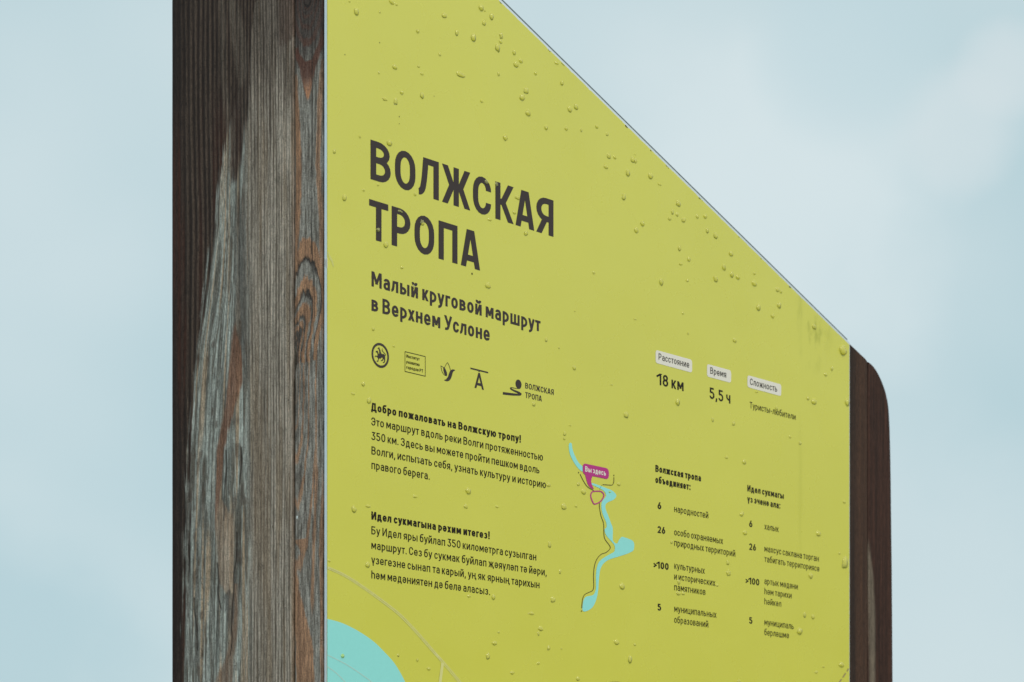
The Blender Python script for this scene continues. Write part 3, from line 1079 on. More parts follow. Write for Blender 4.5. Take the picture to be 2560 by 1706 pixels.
def lines(name, mat, rows, w, cap=None, wt=None):
    for r_ in rows:
        t, xl, xr, yb = r_[:4]
        Sheet().text(t, xl, xr, yb, r_[4] if len(r_) > 4 else cap, w, PRINT_W if wt is None else wt).build(name, mat)


class Sheet:
    """collects flat print for one mesh"""
    def __init__(s): s.v, s.f = [], []

    def add(s, v, f, w=PRINT_W):
        n0 = len(s.v)
        s.v += [(a, w, b) for a, b in v]
        for t in f:
            (x0, y0), (x1, y1), (x2, y2) = v[t[0]], v[t[1]], v[t[2]]
            ccw = (x1 - x0) * (y2 - y0) - (x2 - x0) * (y1 - y0) > 0
            t = tuple(t) if ccw else tuple(t)[::-1]
            s.f.append(tuple(n0 + q for q in t))
        return s

    def polys(s, pl, w=PRINT_W):
        # polygons in local metres; the triangulation works on millimetres
        v, f = cdt([[(a * 1000, b * 1000) for a, b in q] for q in pl])
        return s.add([(a / 1000, b / 1000) for a, b in v], f, w)

    def text(s, t, xl, xr, yb, cap, w, wt=PRINT_W):
        """line of text from pixel column xl to xr; its baseline meets xl at row yb; cap height in pixels there"""
        u0, _, z0 = face(xl, yb)
        u1 = face(xr, yb)[0]
        H = cap / px_per_m(xl)[1]
        v, f, W = text_mesh(t, w)
        sx = (u1 - u0) / W
        return s.add([(u0 + a * sx, z0 + b * H) for a, b in v], f, wt)

    def build(s, name, mat, label=None):
        o = link(name, s.v, s.f, mat, panel)
        if label: o['label'] = label
        return o


def zoomer(ox, oy, sc):
    return lambda p: face(ox + p[0] / sc, oy + p[1] / sc)


def uz(fn, pts):
    return [(q[0], q[2]) for q in map(fn, pts)]


def smooth(pts, closed=True, seg=5):
    n = len(pts)
    out = []
    for i in range(n if closed else n - 1):
        p0, p1, p2, p3 = [np.array(pts[(i + k) % n] if closed else pts[min(max(i + k, 0), n - 1)], float) for k in (-1, 0, 1, 2)]
        for s in range(seg):
            t = s / seg
            out.append(tuple(.5 * (2 * p1 + (p2 - p0) * t + (2 * p0 - 5 * p1 + 4 * p2 - p3) * t * t + (3 * p1 - p0 - 3 * p2 + p3) * t ** 3)))
    if not closed: out.append(tuple(map(float, pts[-1])))
    return out


# landmarks that the labels of the drops refer to: name, pixel box
MARKS = []


def mark(name, x0, y0, x1, y1): MARKS.append((name, x0, y0, x1, y1))


# ---- title block
lines('title_line', M_TITLE, [('ВОЛЖСКАЯ', 926.1, 1383.4, 447.9), ('ТРОПА', 922.7, 1200.2, 596.4)], .162, 98.7)
mark('big title', 926, 350, 1383, 640)
lines('subtitle_line', M_TITLE, [('Малый круговой маршрут', 928.7, 1351.1, 715.8), ('в Верхнем Услоне', 928.7, 1223.9, 777.1)], .168, 37.7)
mark('subtitle', 928, 680, 1350, 850)

# ---- paragraphs
cap = 20.2
Sheet().text('Добро пожаловать на Волжскую тропу!', 927.8, 1302, 1026.8, cap, .188).build('heading_lettering', M_BODY)
lines('paragraph_line', M_BODY, [('Это маршрут вдоль реки Волги протяженностью', 928, 1357, 1063.2), ('350 км. Здесь вы можете пройти пешком вдоль', 928.3, 1348.3, 1099.6),
      ('Волги, испытать себя, узнать культуру и историю', 928.6, 1364.4, 1136.1), ('правого берега.', 928.6, 1074, 1172.4)], .128, cap)
mark('upper paragraph', 928, 1010, 1364, 1230)
Sheet().text('Идел сукмагына рәхим итегез!', 928.3, 1224.1, 1298.9, cap, .188).build('heading_lettering', M_BODY)
lines('paragraph_line', M_BODY, [('Бу Идел яры буйлап 350 километрга сузылган', 928.3, 1340.4, 1335.7), ('маршрут. Сез бу сукмак буйлап җәяүләп тә йөри,', 928.3, 1366.3, 1372.5),
      ('үзегезне сынап та карый, уң як ярның тарихын', 928.3, 1348.5, 1409.2), ('һәм мәдәниятен дә белә аласыз.', 928.3, 1224.9, 1446.4)], .128, cap)
mark('lower paragraph', 928, 1285, 1364, 1490)

# ---- logos
z1 = zoomer(920, 850, 13.84)
s = Sheet()
cu, _, cz = face(950.5, 889)
pv = px_per_m(950)[1]
ro, ri = 30.9 / pv, 25.0 / pv
ring = []
for k in range(64):
    a, b = 2 * math.pi * k / 64, 2 * math.pi * (k + 1) / 64
    ring.append([(cu + ro * math.cos(a), cz + ro * math.sin(a)), (cu + ro * math.cos(b), cz + ro * math.sin(b)),
                 (cu + ri * math.cos(b), cz + ri * math.sin(b)), (cu + ri * math.cos(a), cz + ri * math.sin(a))])
s.polys(ring)
leo = [(262, 405), (270, 385), (300, 378), (328, 372), (338, 400), (352, 440), (362, 480), (376, 500), (388, 450), (385, 400), (372, 340), (352, 303), (330, 295), (328, 278),
       (350, 280), (364, 288), (362, 262), (375, 248), (390, 258), (385, 285), (398, 312), (418, 300), (408, 330), (415, 355), (438, 358), (425, 385), (432, 410), (455, 418),
       (440, 440), (448, 460), (468, 478), (480, 495), (505, 488), (535, 494), (562, 515), (584, 545), (590, 600), (590, 660), (595, 720), (580, 770), (560, 800), (515, 795),
       (512, 770), (545, 765), (560, 730), (558, 690), (545, 650), (530, 690), (515, 715), (490, 735), (440, 725), (442, 702), (475, 700), (500, 670), (505, 630), (490, 605),
       (470, 620), (440, 645), (400, 648), (380, 640), (365, 690), (358, 740), (335, 760), (300, 752), (295, 725), (325, 725), (340, 690), (348, 640), (330, 615), (300, 590),
       (275, 570), (256, 582), (256, 604), (238, 602), (236, 570), (255, 545), (285, 548), (315, 560), (328, 540), (325, 490), (318, 450), (310, 430), (290, 448), (278, 430)]
tail = smooth([(585, 560), (602, 525), (585, 485), (550, 445), (510, 405), (488, 365), (487, 330), (497, 305)], False, 3)
s.polys([uz(z1, leo)] + [uz(z1, q) for q in stroke_quads(tail, 20)], PRINT_W - .00003)
s.build('emblem', M_TITLE, 'round emblem with a winged snow leopard')
rg = []
rm, hw = 28.0 / pv, .45 / pv
for k in range(40):
    if random.random() < .3 or 24 < k < 36: continue
    a, b = 2 * math.pi * (k + .1) / 40, 2 * math.pi * (k + .75) / 40
    rg.append([(cu + (rm + hw) * math.cos(a), cz + (rm + hw) * math.sin(a)), (cu + (rm + hw) * math.cos(b), cz + (rm + hw) * math.sin(b)),
               (cu + (rm - hw) * math.cos(b), cz + (rm - hw) * math.sin(b)), (cu + (rm - hw) * math.cos(a), cz + (rm - hw) * math.sin(a))])
Sheet().polys(rg, PRINT_W - .00012).build('emblem_inscription', M_RING)
mark('round leopard emblem', 929, 858, 973, 920)

s = Sheet()
ua, _, za = face(1012.3, 879.5); ub = face(1063.0, 900)[0]; zb = face(1012.3, 929)[2]
s.polys(stroke_quads([(ua, za), (ub, za), (ub, zb), (ua, zb)], .00072, True))
s.text('Институт', 1015.8, 1048.8, 894.2, 8.0, .15).text('развития', 1015.9, 1048.5, 908.4, 8.0, .15).text('городов РТ', 1015.9, 1057.6, 922.0, 8.0, .15)
s.build('boxed_logo', M_BODY)
mark('boxed text logo', 1012, 879, 1063, 940)

z2 = zoomer(1090, 880, 10.23)
s = Sheet()
leaf1 = smooth([(195, 400), (232, 440), (262, 510), (274, 560), (270, 612), (215, 592), (165, 530), (138, 450), (124, 362)], False, 4)
s.polys([uz(z2, q) for q in stroke_quads(leaf1 + [(195, 400)], 12, False)] +
        [uz(z2, [(183, 398), (215, 415), (255, 480), (275, 560), (273, 618), (235, 598), (205, 540), (188, 470)])] +
        [uz(z2, q) for q in stroke_quads(smooth([(215, 415), (245, 340), (290, 272)], False, 4), 12)] +
        [uz(z2, q) for q in stroke_quads(smooth([(290, 272), (335, 355), (366, 472)], False, 4), 12)] +
        [uz(z2, smooth([(205, 720), (255, 700), (300, 640), (330, 560), (352, 500), (390, 460), (440, 450), (488, 472), (450, 495), (425, 540), (405, 610), (375, 690), (330, 740), (280, 752), (235, 740)]))])
s.build('leaf_logo', M_TITLE)
mark('leaf logo', 1101, 905, 1138, 955)
s = Sheet()
s.polys([uz(z2, q) for q in ([(878, 402), (1332, 515), (1332, 550), (878, 438)], [(1085, 480), (1125, 490), (1122, 512), (1085, 508)],
                             [(982, 918), (1030, 930), (1112, 610), (1120, 540), (1082, 533)], [(1082, 533), (1120, 540), (1222, 975), (1176, 965), (1092, 610)],
                             [(1055, 790), (1152, 812), (1162, 882), (1040, 850)])])
s.build('letter_logo', M_TITLE)
mark('letter A logo', 1176, 920, 1220, 975)
s = Sheet()
bu, _, bz = face(1090 + 2108 / 10.23, 880 + 828 / 10.23)
rb = 11.35 / px_per_m(1296)[1]
s.polys([[(bu + rb * math.cos(2 * math.pi * k / 32), bz + rb * math.sin(2 * math.pi * k / 32)) for k in range(32)],
         uz(z2, [(2165, 940), (2060, 933), (1930, 905), (1898, 910), (1887, 932), (1905, 965), (2000, 1020), (2090, 1062), (2080, 1072), (2000, 1064), (1710, 1027), (1708, 1092), (1950, 1118),
                 (2130, 1122), (2172, 1112), (2188, 1087), (2175, 1055), (2120, 1020), (2000, 972), (1932, 942), (1930, 930), (1960, 928), (2060, 945), (2125, 949)])])
s.text('ВОЛЖСКАЯ', 1312.9, 1384.1, 971.1, 14.2, .15).text('ТРОПА', 1312.9, 1354.3, 994.5, 14.2, .15)
s.build('ball_logo', M_TITLE)
mark('rolling ball logo', 1257, 948, 1384, 1003)

# ---- tags on the right
for (x0, x1, y0, y1, t, tx0, tx1, ty) in ((1638.7, 1730, 875, 907.6, 'Расстояние', 1646.1, 1722.6, 899.7),
                                           (1767.2, 1827.4, 910.1, 941.6, 'Время', 1775.3, 1815, 934.3),
                                           (1868.2, 1952.7, 938.2, 968.2, 'Сложность', 1874.8, 1942.5, 962.2)):
    ua, _, za = face(x0, y0); ub = face(x1, y0)[0]; zb = face(x0, y1)[2]
    r_ = .0036
    rr = fillet([(ua, zb, r_), (ub, zb, r_), (ub, za, r_), (ua, za, r_)], True, 6)
    Sheet().polys([rr]).build('tag_plate', M_WHITE)
    Sheet().text(t, tx0, tx1, ty, 16.4, .125, PRINT_W - .00012).build('tag_lettering', M_BODY)
Sheet().text('18 км', 1644.6, 1708.8, 962.0, 29, .15).build('distance_lettering', M_BODY)
Sheet().text('5,5 ч', 1773.8, 1825.7, 996.4, 28, .15).build('time_lettering', M_BODY)
Sheet().text('Туристы-любители', 1874.1, 1988.9, 1020.6, 16.0, .115).build('difficulty_lettering', M_BODY)
mark('distance tag', 1638, 875, 1730, 980)
mark('time tag', 1767, 910, 1828, 1015)
mark('difficulty tag', 1868, 938, 1990, 1060)

# ---- facts in two columns
lines('fact_heading', M_BODY, [('Волжская тропа', 1638.3, 1752.2, 1179.6), ('объединяет:', 1638.3, 1726.1, 1207.4)], .20, 17.4)
lines('fact_number', M_BODY, [('6', 1643.8, 1653, 1272.4), ('26', 1643.8, 1662.8, 1332.3), ('>100', 1633.7, 1671.3, 1419.6), ('5', 1643.8, 1652.7, 1526.4)], .185, 17.2)
lines('fact_line', M_BODY, [(t, 1685.5, b_, y) for t, b_, y in (
    ('народностей', 1770.5, 1280.2), ('особо охраняемых', 1807.3, 1338.4), ('природных территорий', 1837.9, 1365), ('культурных', 1761.7, 1422.3),
    ('и исторических', 1788, 1449.0), ('памятников', 1763.5, 1475.9), ('муниципальных', 1790.8, 1529.8), ('образований', 1770.5, 1557.3))], .118, 16.8)
mark('left fact column', 1634, 1160, 1838, 1575)
lines('fact_heading', M_BODY, [('Идел сукмагы', 1868.2, 1959.2, 1228.6), ('үз эченә ала:', 1868.2, 1950.6, 1255.2)], .18, 16.2)
lines('fact_number', M_BODY, [('6', 1872.8, 1880.8, 1317.4), ('26', 1872.8, 1889.7, 1374.7), ('>100', 1863.9, 1897.9, 1459.0), ('5', 1872.8, 1880.8, 1559.3)], .175, 16.4)
lines('fact_line', M_BODY, [(t, 1911, b_, y) for t, b_, y in (
    ('халык', 1946.6, 1323.7), ('махсус саклана торган', 2046.7, 1379.2), ('табигать территориясе', 2048, 1404.9), ('артык мәдәни', 1994.4, 1460.4),
    ('һәм тарихи', 1978.8, 1485.8), ('һәйкәл', 1952.7, 1511.1), ('муниципаль', 1984, 1563.0), ('берләшмә', 1972, 1588))], .112, 15.8)
mark('right fact column', 1864, 1210, 2048, 1605)

# ---- small map
z3 = zoomer(1380, 1080, 3.2654)
up = smooth([(138, 100), (148, 90), (160, 98), (166, 140), (185, 195), (215, 250), (250, 285), (262, 300), (250, 325), (215, 300), (175, 245), (145, 180), (137, 130)], True, 4)
lo = smooth([(322, 418), (365, 430), (430, 455), (490, 480), (520, 510), (522, 530), (500, 555), (455, 575), (435, 600), (440, 640), (460, 690), (480, 745), (495, 790), (495, 880), (510, 905), (530, 912),
             (545, 885), (560, 865), (578, 858), (640, 880), (662, 895), (670, 920), (668, 955), (655, 975), (600, 1000), (520, 1025), (460, 1045), (420, 1075), (398, 1110), (388, 1150), (380, 1230),
             (375, 1300), (360, 1370), (335, 1425), (300, 1455), (265, 1467), (248, 1455), (250, 1410), (258, 1370), (280, 1345), (330, 1335), (350, 1310), (358, 1270), (358, 1180), (365, 1110),
             (385, 1060), (420, 1030), (470, 1000), (505, 980), (512, 955), (508, 925), (480, 890), (445, 850), (430, 815), (430, 795), (445, 775), (440, 735), (420, 690), (405, 640), (403, 590),
             (412, 560), (435, 535), (440, 515), (425, 485), (390, 462), (325, 432)], True, 3)
Sheet().polys([uz(z3, up), uz(z3, lo)]).build('map_river', M_WATER_PRINT)
tr = []
for q in ([(228, 345), (255, 400), (290, 450), (340, 480)],
          [(386, 578), (387, 620), (400, 690), (420, 750), (424, 850), (440, 890), (470, 930), (472, 955), (440, 985), (400, 1000), (365, 1040), (345, 1100), (338, 1180), (340, 1260), (330, 1295), (300, 1310), (265, 1330), (248, 1370), (241, 1440)],
          [(504, 370), (503, 410), (490, 434), (460, 434), (412, 431)]):
    tr += [uz(z3, k) for k in stroke_quads(smooth(q, False, 4), 5.2)]
for x, y in ((216, 333), (240, 1463), (504, 356)):
    tr.append(uz(z3, [(x + 4.2 * math.cos(a * math.pi / 4), y + 6.5 * math.sin(a * math.pi / 4)) for a in range(8)]))
for q in ([(408, 436), (400, 443)], [(396, 449), (393, 458)], [(391, 463), (391, 473)]):
    tr += [uz(z3, k) for k in stroke_quads(q, 2.6)]
Sheet().polys(tr, PRINT_W - .00008).build('map_trail', M_LINE)
loop = smooth([(320, 500), (335, 487), (390, 485), (415, 500), (422, 520), (410, 550), (385, 575), (350, 590), (335, 580), (320, 545), (315, 520)], True, 4)
Sheet().polys([uz(z3, k) for k in stroke_quads(loop, 9.5, True)], PRINT_W - .00012).build('map_loop', M_PINK)
ua, _, za = z3((248, 255)); ub = z3((463, 300))[0]; zb = z3((248, 345))[2]
bub = fillet([(ua, zb, .0052), (ub, zb, .0052), (ub, za, .0052), (ua, za, .0052)], True, 5)
Sheet().polys([bub, uz(z3, smooth([(272, 340), (278, 385), (292, 430), (312, 456), (340, 468), (327, 440), (319, 410), (322, 380), (330, 350)], True, 3))], PRINT_W - .00012).build('map_bubble', M_PINK)
Sheet().text('Вы здесь', 1462.3, 1514.1, 1179.3, 13.6, .165, PRINT_W - .00024).build('bubble_lettering', M_WHITE)
mark('little river map', 1415, 1105, 1590, 1535)

# ---- top of the big map at the bottom left
z4 = zoomer(800, 1500, 7.61)
ed = 137
pond = smooth([(ed, 363), (400, 435), (700, 580), (1000, 780), (1200, 970), (1400, 1190), (1560, 1450), (1680, 1720), (1790, 2100), (1840, 2600), (1800, 3200)], False, 5)
Sheet().polys([uz(z4, pond + [(1500, 3900), (ed, 4200)])]).build('big_map_water', M_WATER_PRINT)
cl = []
for q in ([(ed, 1048), (480, 1220), (800, 1430), (1000, 1580), (1200, 1760)], [(ed, 1270), (300, 1390), (470, 1560), (620, 1750)]):
    cl += [uz(z4, k) for k in stroke_quads(smooth(q, False, 4), 15)]
Sheet().polys(cl, PRINT_W - .00012).build('big_map_contours', M_PALE_BLUE)
z5 = zoomer(780, 1250, 3.4387)
tk = [(135, 583), (280, 650), (430, 745), (590, 860), (750, 985), (900, 1140), (1040, 1300), (1120, 1390), (1270, 1568), (1400, 1740), (1600, 2050)]
ts = smooth(tk, False, 8)
P = np.array(ts)
nrm = np.zeros_like(P)
nrm[1:-1] = P[2:] - P[:-2]; nrm[0] = P[1] - P[0]; nrm[-1] = P[-1] - P[-2]
nrm = np.stack([-nrm[:, 1], nrm[:, 0]], 1) / np.hypot(nrm[:, 0], nrm[:, 1])[:, None]
rl = []
for o_ in (-8.5, 8.5):
    rl += stroke_quads([tuple(q) for q in P + nrm * o_], 5.5)
for k in range(0, len(P) - 1):
    for t in (0.0, .5):
        a = P[k] * (1 - t) + P[k + 1] * t
        nn = nrm[k]
        dd = np.array([nn[1], -nn[0]])
        rl += stroke_quads([tuple(a - nn * 8 - dd * 6), tuple(a + nn * 8 + dd * 6)], 4.5)
Sheet().polys([uz(z5, q) for q in rl]).build('big_map_railway', M_PALE)
Sheet().polys([uz(z5, q) for q in stroke_quads(smooth([(1121, 1402), (1100, 1568), (1082, 1720), (1060, 1950)], False, 4), 24)], PRINT_W - .00012).build('big_map_road', M_PALE)
ds = [[(2121, 1672), (2117.5, 1679)], [(2114, 1683), (2107, 1694)], [(2104, 1698), (2098, 1706)], [(2094, 1711), (2086, 1722)]]
Sheet().polys([uz(lambda p: face(*p), q) for d in ds for q in stroke_quads(d, 3.4)]).build('big_map_dashes', M_DASH)
Sheet().polys([uz(lambda p: face(*p), smooth([(1500, 1716), (1520, 1706.8), (1538, 1705), (1556, 1707), (1575, 1718)], True, 4))]).build('big_map_hill', M_LINE)
mark('turquoise map corner', 818, 1546, 1000, 1706)

# ---- damage along the panel's edges
ch = [side(x, y, -.0007) for x, y in ((817.5, 645), (812.5, 650), (810.5, 657), (811.5, 664), (814.5, 669), (817.5, 671))]
vv = [(a, b, c_) for a, b, c_ in ch] + [(a + .0005, b, c_) for a, b, c_ in ch]
nn = len(ch)
link('torn_film', vv, [tuple(range(nn))[::-1], tuple(range(nn, 2 * nn))] + [(i, (i + 1) % nn, (i + 1) % nn + nn, i + nn) for i in range(nn)], M_CHIP, panel)
Sheet().polys([uz(lambda p: face(*p), smooth([(820, 630), (824, 637), (830, 648), (833.5, 658), (834, 668), (831.5, 665), (828, 655), (822, 644)], True, 3))], -.00016).build('film_crease', M_CRESCENT)
dirt = []
for x, y, q in ((1565, 317, 5), (1630, 378, 3), (1668, 413, 2.6), (1374, 124, 3), (1408, 156, 3.2), (1751, 493, 2.6), (1976, 716, 4), (1253, 4, 3), (1753, 494, 2), (1100 + 0, 694 - 6, 0), (1848, 585, 2), (1905, 640, 2)):
    if q <= 0: continue
    zt_ = face(x, y)
    a = math.atan(slope)
    for k in range(3):
        cu_, cz_ = zt_[0] + random.uniform(-.003, .003), 0
        cz_ = top_at(cu_) - ins - random.uniform(.0006, .0016)
        rx, rz = q / 2300 * random.uniform(.5, 1.2), q / 2300 * random.uniform(.2, .45)
        dirt.append([(cu_ + rx * math.cos(t) * math.cos(a) - rz * math.sin(t) * math.sin(a), cz_ + rx * math.cos(t) * math.sin(a) + rz * math.sin(t) * math.cos(a)) for t in [i * math.pi / 4 for i in range(8)]])
for x, y, q in ((1180, 685, 2.4), (998, 292, 1.3), (998, 310, 1.0), (1085, 241, 1.0), (862, 137, 1.2), (949, 107, 1.2)):
    u_, _, z_ = face(x, y)
    rx = q / 1900
    dirt.append([(u_ + rx * math.cos(t), z_ + rx * 1.1 * math.sin(t)) for t in [i * math.pi / 4 for i in range(8)]])
for q in dirt: Sheet().polys([q], -.00017).build('dirt_speck', M_DIRT)

# ------------------------------------------------------------------ rain drops, one object each
DROPS = []


def dz(ox, oy, sc, lst):
    for x, y, a, b in lst:
        DROPS.append((ox + x / sc, oy + y / sc, a / sc / 2, b / sc / 2))


dz(810, 0, 4.481, [(285, 15, 22, 30), (755, 20, 55, 55), (812, 50, 30, 30), (362, 128, 50, 90), (625, 135, 20, 35), (1347, 172, 55, 65), (1760, 85, 50, 75), (1800, 120, 25, 25), (1877, 183, 42, 85),
                   (1793, 255, 38, 65), (1050, 347, 34, 50), (1487, 367, 38, 65), (1673, 418, 52, 90), (1983, 398, 38, 75), (1978, 467, 34, 40), (1944, 533, 50, 90), (2130, 588, 36, 58), (2203, 680, 42, 50),
                   (2150, 722, 54, 62), (792, 748, 50, 58), (1060, 744, 30, 32), (1530, 835, 100, 60), (1095, 825, 40, 36), (1298, 610, 30, 40), (1955, 830, 26, 45), (2263, 1015, 54, 70), (2220, 1090, 56, 75),
                   (1097, 1068, 44, 72), (802, 1137, 40, 86), (680, 1110, 55, 40), (870, 1035, 38, 45), (1765, 1133, 34, 36), (2285, 1263, 50, 70), (2030, 1540, 45, 65), (615, 815, 20, 36), (400, 1530, 22, 40)])
dz(1240, 0, 3.734, [(368, 685, 24, 34), (615, 773, 28, 48), (688, 1020, 40, 55), (745, 995, 34, 55), (468, 1190, 30, 44), (655, 1200, 25, 40), (940, 1182, 30, 35), (1038, 1253, 24, 36), (795, 1215, 18, 35),
                    (565, 588, 40, 26), (1052, 1455, 34, 56), (1108, 1470, 28, 28), (1278, 1490, 40, 55), (1302, 1504, 24, 40)])
dz(1370, 300, 5.2275, [(755, 612, 60, 52), (1043, 690, 50, 92), (1340, 730, 60, 80), (1458, 840, 50, 32), (990, 1005, 50, 92), (1703, 1088, 56, 86), (1625, 1200, 34, 70), (1686, 1235, 34, 50), (1590, 1287, 42, 50),
                       (1772, 1305, 52, 68), (1950, 1262, 36, 54), (2055, 1258, 44, 60), (1233, 1352, 50, 68), (1152, 1438, 50, 74), (1135, 450, 30, 24)])
dz(1700, 440, 3.4087, [(303, 508, 36, 54), (434, 662, 32, 44), (372, 778, 28, 46), (440, 838, 30, 50), (492, 862, 32, 40), (303, 876, 36, 50), (632, 915, 40, 46), (832, 968, 28, 44), (860, 985, 20, 30),
                       (668, 1120, 32, 56), (845, 1100, 30, 56), (788, 1193, 28, 36), (232, 465, 24, 44), (1143, 1285, 34, 46), (1388, 1485, 56, 84), (465, 1400, 30, 38), (634, 830, 22, 26)])
dz(1370, 560, 5.2275, [(598, 637, 34, 42), (1840, 458, 40, 64), (1735, 522, 44, 38), (1820, 738, 36, 38), (350, 1142, 26, 18), (1138, 1245, 40, 24), (1762, 1165, 28, 36), (1830, 1430, 26, 32), (1718, 315, 40, 80), (1478, 755, 48, 92)])
dz(1370, 840, 6.03, [(395, 480, 46, 70), (955, 735, 50, 25), (1178, 1188, 70, 100), (333, 1350, 46, 26), (250, 1470, 42, 70), (245, 1545, 34, 50), (165, 180, 26, 36)])
dz(1640, 900, 3.92, [(212, 412, 36, 66), (555, 585, 20, 48), (760, 622, 28, 42), (1490, 375, 30, 40), (1547, 405, 48, 60), (1872, 415, 36, 72), (1662, 142, 34, 34), (1723, 85, 20, 46), (1312, 755, 24, 28),
                     (1412, 815, 26, 36), (690, 955, 32, 30), (863, 998, 32, 48), (840, 1508, 36, 50), (1180, 470, 26, 40), (985, 312, 30, 24), (1845, 1390, 24, 34)])
dz(1640, 1300, 3.862, [(858, 122, 38, 44), (1568, 130, 46, 48), (150, 212, 24, 38), (692, 412, 30, 42), (698, 510, 38, 60), (1772, 320, 22, 26), (1822, 410, 54, 120), (1493, 538, 40, 54), (220, 600, 26, 50),
                       (590, 630, 30, 28), (216, 708, 44, 40), (262, 708, 36, 34), (1435, 915, 24, 60), (1514, 935, 30, 44), (1386, 1072, 48, 62), (1788, 1395, 46, 50), (1615, 1418, 24, 20), (1547, 1470, 30, 26), (800, 1558, 36, 30)])
dz(1200, 1390, 4.963, [(165, 508, 44, 64), (905, 542, 62, 66), (635, 712, 74, 40), (752, 900, 60, 62), (725, 965, 24, 60), (230, 945, 28, 28), (178, 1078, 60, 55), (850, 1142, 36, 56), (97, 1243, 46, 84), (725, 1330, 40, 34),
                       (398, 1445, 52, 46), (1213, 1520, 42, 52), (1695, 1070, 58, 66), (1920, 1100, 34, 32), (1860, 1282, 46, 96), (1762, 375, 66, 76), (993, 195, 26, 60), (1010, 1150, 26, 22)])
dz(780, 300, 3.361, [(650, 190, 42, 54), (187, 263, 26, 40), (272, 652, 34, 56), (555, 545, 22, 22), (433, 588, 22, 24), (620, 1047, 38, 54), (755, 1240, 26, 26), (925, 862, 34, 46), (1725, 650, 40, 38), (1797, 950, 28, 44),
                     (1478, 1390, 44, 50), (1493, 838, 34, 24), (1700, 775, 28, 34), (555, 925, 32, 40), (1465, 522, 34, 40), (1550, 540, 26, 44), (740, 768, 44, 26), (853, 1400, 28, 32), (865, 625, 20, 28)])
dz(880, 660, 4.356, [(543, 45, 36, 26), (670, 250, 34, 30), (230, 708, 30, 40), (2115, 825, 26, 56), (455, 895, 26, 28), (122, 1305, 36, 56), (10, 1412, 44, 30), (185, 1485, 44, 70), (1980, 1525, 34, 54), (2255, 910, 24, 28)])
dz(880, 980, 4.356, [(735, 735, 40, 66), (1265, 1075, 52, 72), (687, 1138, 52, 30), (1237, 1245, 38, 50), (1580, 1250, 38, 30), (175, 1242, 56, 34), (20, 1275, 52, 74), (2140, 1010, 44, 44)])
dz(780, 1250, 3.4387, [(478, 555, 38, 50), (1350, 825, 32, 26), (2042, 385, 26, 52), (262, 1340, 30, 40), (742, 1335, 22, 28), (905, 1375, 20, 30), (1003, 1450, 32, 30), (145, 522, 30, 22)])
dz(1380, 1080, 3.2654, [(257, 487, 40, 44), (95, 608, 42, 48), (545, 425, 30, 30), (215, 425, 24, 34), (470, 490, 22, 20), (195, 605, 22, 20)])
# the same drop read in two overlapping enlargements counts once
uniq = []
for d in DROPS:
    if not any(abs(d[0] - e[0]) < 3.5 and abs(d[1] - e[1]) < 4.5 for e in uniq): uniq.append(d)
DROPS = uniq


def drop_mesh(a, b):
    """half width a, half height b (metres): a flattened bead, heavier at its lower end"""
    nseg, nr = 22, 7
    amp = [random.gauss(0, .055) for _ in range(4)]
    phs = [random.uniform(0, 6.28) for _ in range(4)]
    hgt = min(a, b) * random.uniform(.38, .60)
    sag = random.uniform(.10, .32)
    lean = random.uniform(-.25, .25)
    V = []
    for j in range(nr):
        rho = 1.0 - j / nr
        hh = hgt * (1 - rho ** 2.3) ** .62
        for i in range(nseg):
            t = 2 * math.pi * i / nseg
            k = 1 + sum(amp[q] * math.sin((q + 2) * t + phs[q]) for q in range(4)) * rho
            x = a * k * rho * math.cos(t)
            z = b * k * rho * math.sin(t)
            x *= 1 - sag * (z / b)
            x += lean * a * (z / b) * .6
            z -= hh * .28
            V.append((x, .00012 - hh - .00004 * j, z))
    V.append((0, .00012 - hgt - .0003 * 0 - .00004 * nr, -hgt * .28))
    Fc = []
    for j in range(nr - 1):
        for i in range(nseg):
            i2 = (i + 1) % nseg
            Fc.append((j * nseg + i, j * nseg + i2, (j + 1) * nseg + i2, (j + 1) * nseg + i))
    top = len(V) - 1
    for i in range(nseg):
        Fc.append(((nr - 1) * nseg + i, (nr - 1) * nseg + (i + 1) % nseg, top))
    return V, Fc


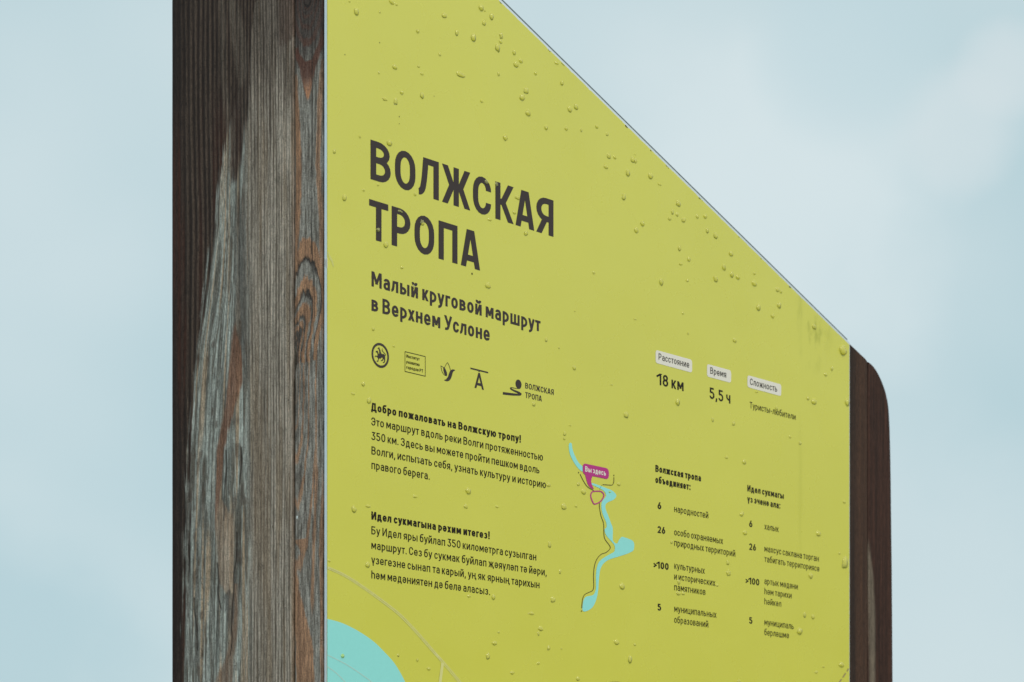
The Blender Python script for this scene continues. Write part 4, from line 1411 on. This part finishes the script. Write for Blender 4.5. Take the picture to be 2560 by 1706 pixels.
def describe(x, y, a, b):
    size = 'tiny' if a * b < 9 else ('small' if a * b < 22 else ('plump' if a * b < 45 else 'large'))
    asp = (b / a)
    shape = 'flat' if asp < .85 else ('round' if asp < 1.35 else ('oval' if asp < 1.75 else 'long'))
    best = None
    for nm, x0, y0, x1, y1 in MARKS:
        dx, dy = max(x0 - x, 0, x - x1), max(y0 - y, 0, y - y1)
        d = math.hypot(dx, dy)
        if best is None or d < best[0]:
            w = 'on' if d == 0 else (('left of' if x < x0 else 'right of') if dx > dy else ('above' if y < y0 else 'below'))
            best = (d, w, nm)
    # distance to the slanted edge and the right edge
    de = (y - (x - 1253.5) * 857 / 871.0) * .71
    if x > 1200 and de < 95 and best[0] > 40: return size, shape, 'under the slanted top edge'
    if 2125 - x < 60 and best[0] > 20: return size, shape, 'by the right edge of the yellow panel'
    if x - 818 < 45 and best[0] > 12: return size, shape, 'by the left edge, ' + best[1] + ' the ' + best[2]
    return size, shape, best[1] + ' the ' + best[2]


desc = [describe(*d) for d in DROPS]
ordn = ['first', 'second', 'third', 'fourth', 'fifth', 'sixth', 'seventh', 'eighth', 'ninth', 'tenth', 'eleventh', 'twelfth', 'thirteenth', 'fourteenth', 'fifteenth', 'sixteenth']
RZ = Matrix.Rotation(TH, 4, 'Z')
for i, (x, y, a, b) in enumerate(DROPS):
    sx, sz = px_per_m(x)
    V, Fc = drop_mesh(a / sx * 1.04, b / sz * 1.04)
    o = link('water_drop', V, Fc, M_WATER, None, True)
    u, _, z = face(x, y)
    pos = RZ @ Vector((u, 0, z))
    o.location = (pos.x + P0[0], pos.y + P0[1], z)
    o.rotation_euler = (0, 0, TH)
    same = sorted([j for j in range(len(DROPS)) if desc[j] == desc[i]], key=lambda j: DROPS[j][0])
    size, shape, where = desc[i]
    lab = '%s %s water drop %s' % (size, shape, where)
    if len(same) > 1:
        k = same.index(i)
        lab += ', leftmost' if k == 0 else (', rightmost' if k == len(same) - 1 else ', %s from left' % ordn[min(k, 15)])
    tag(o, lab, 'water drop', 'rain drops on the yellow panel')
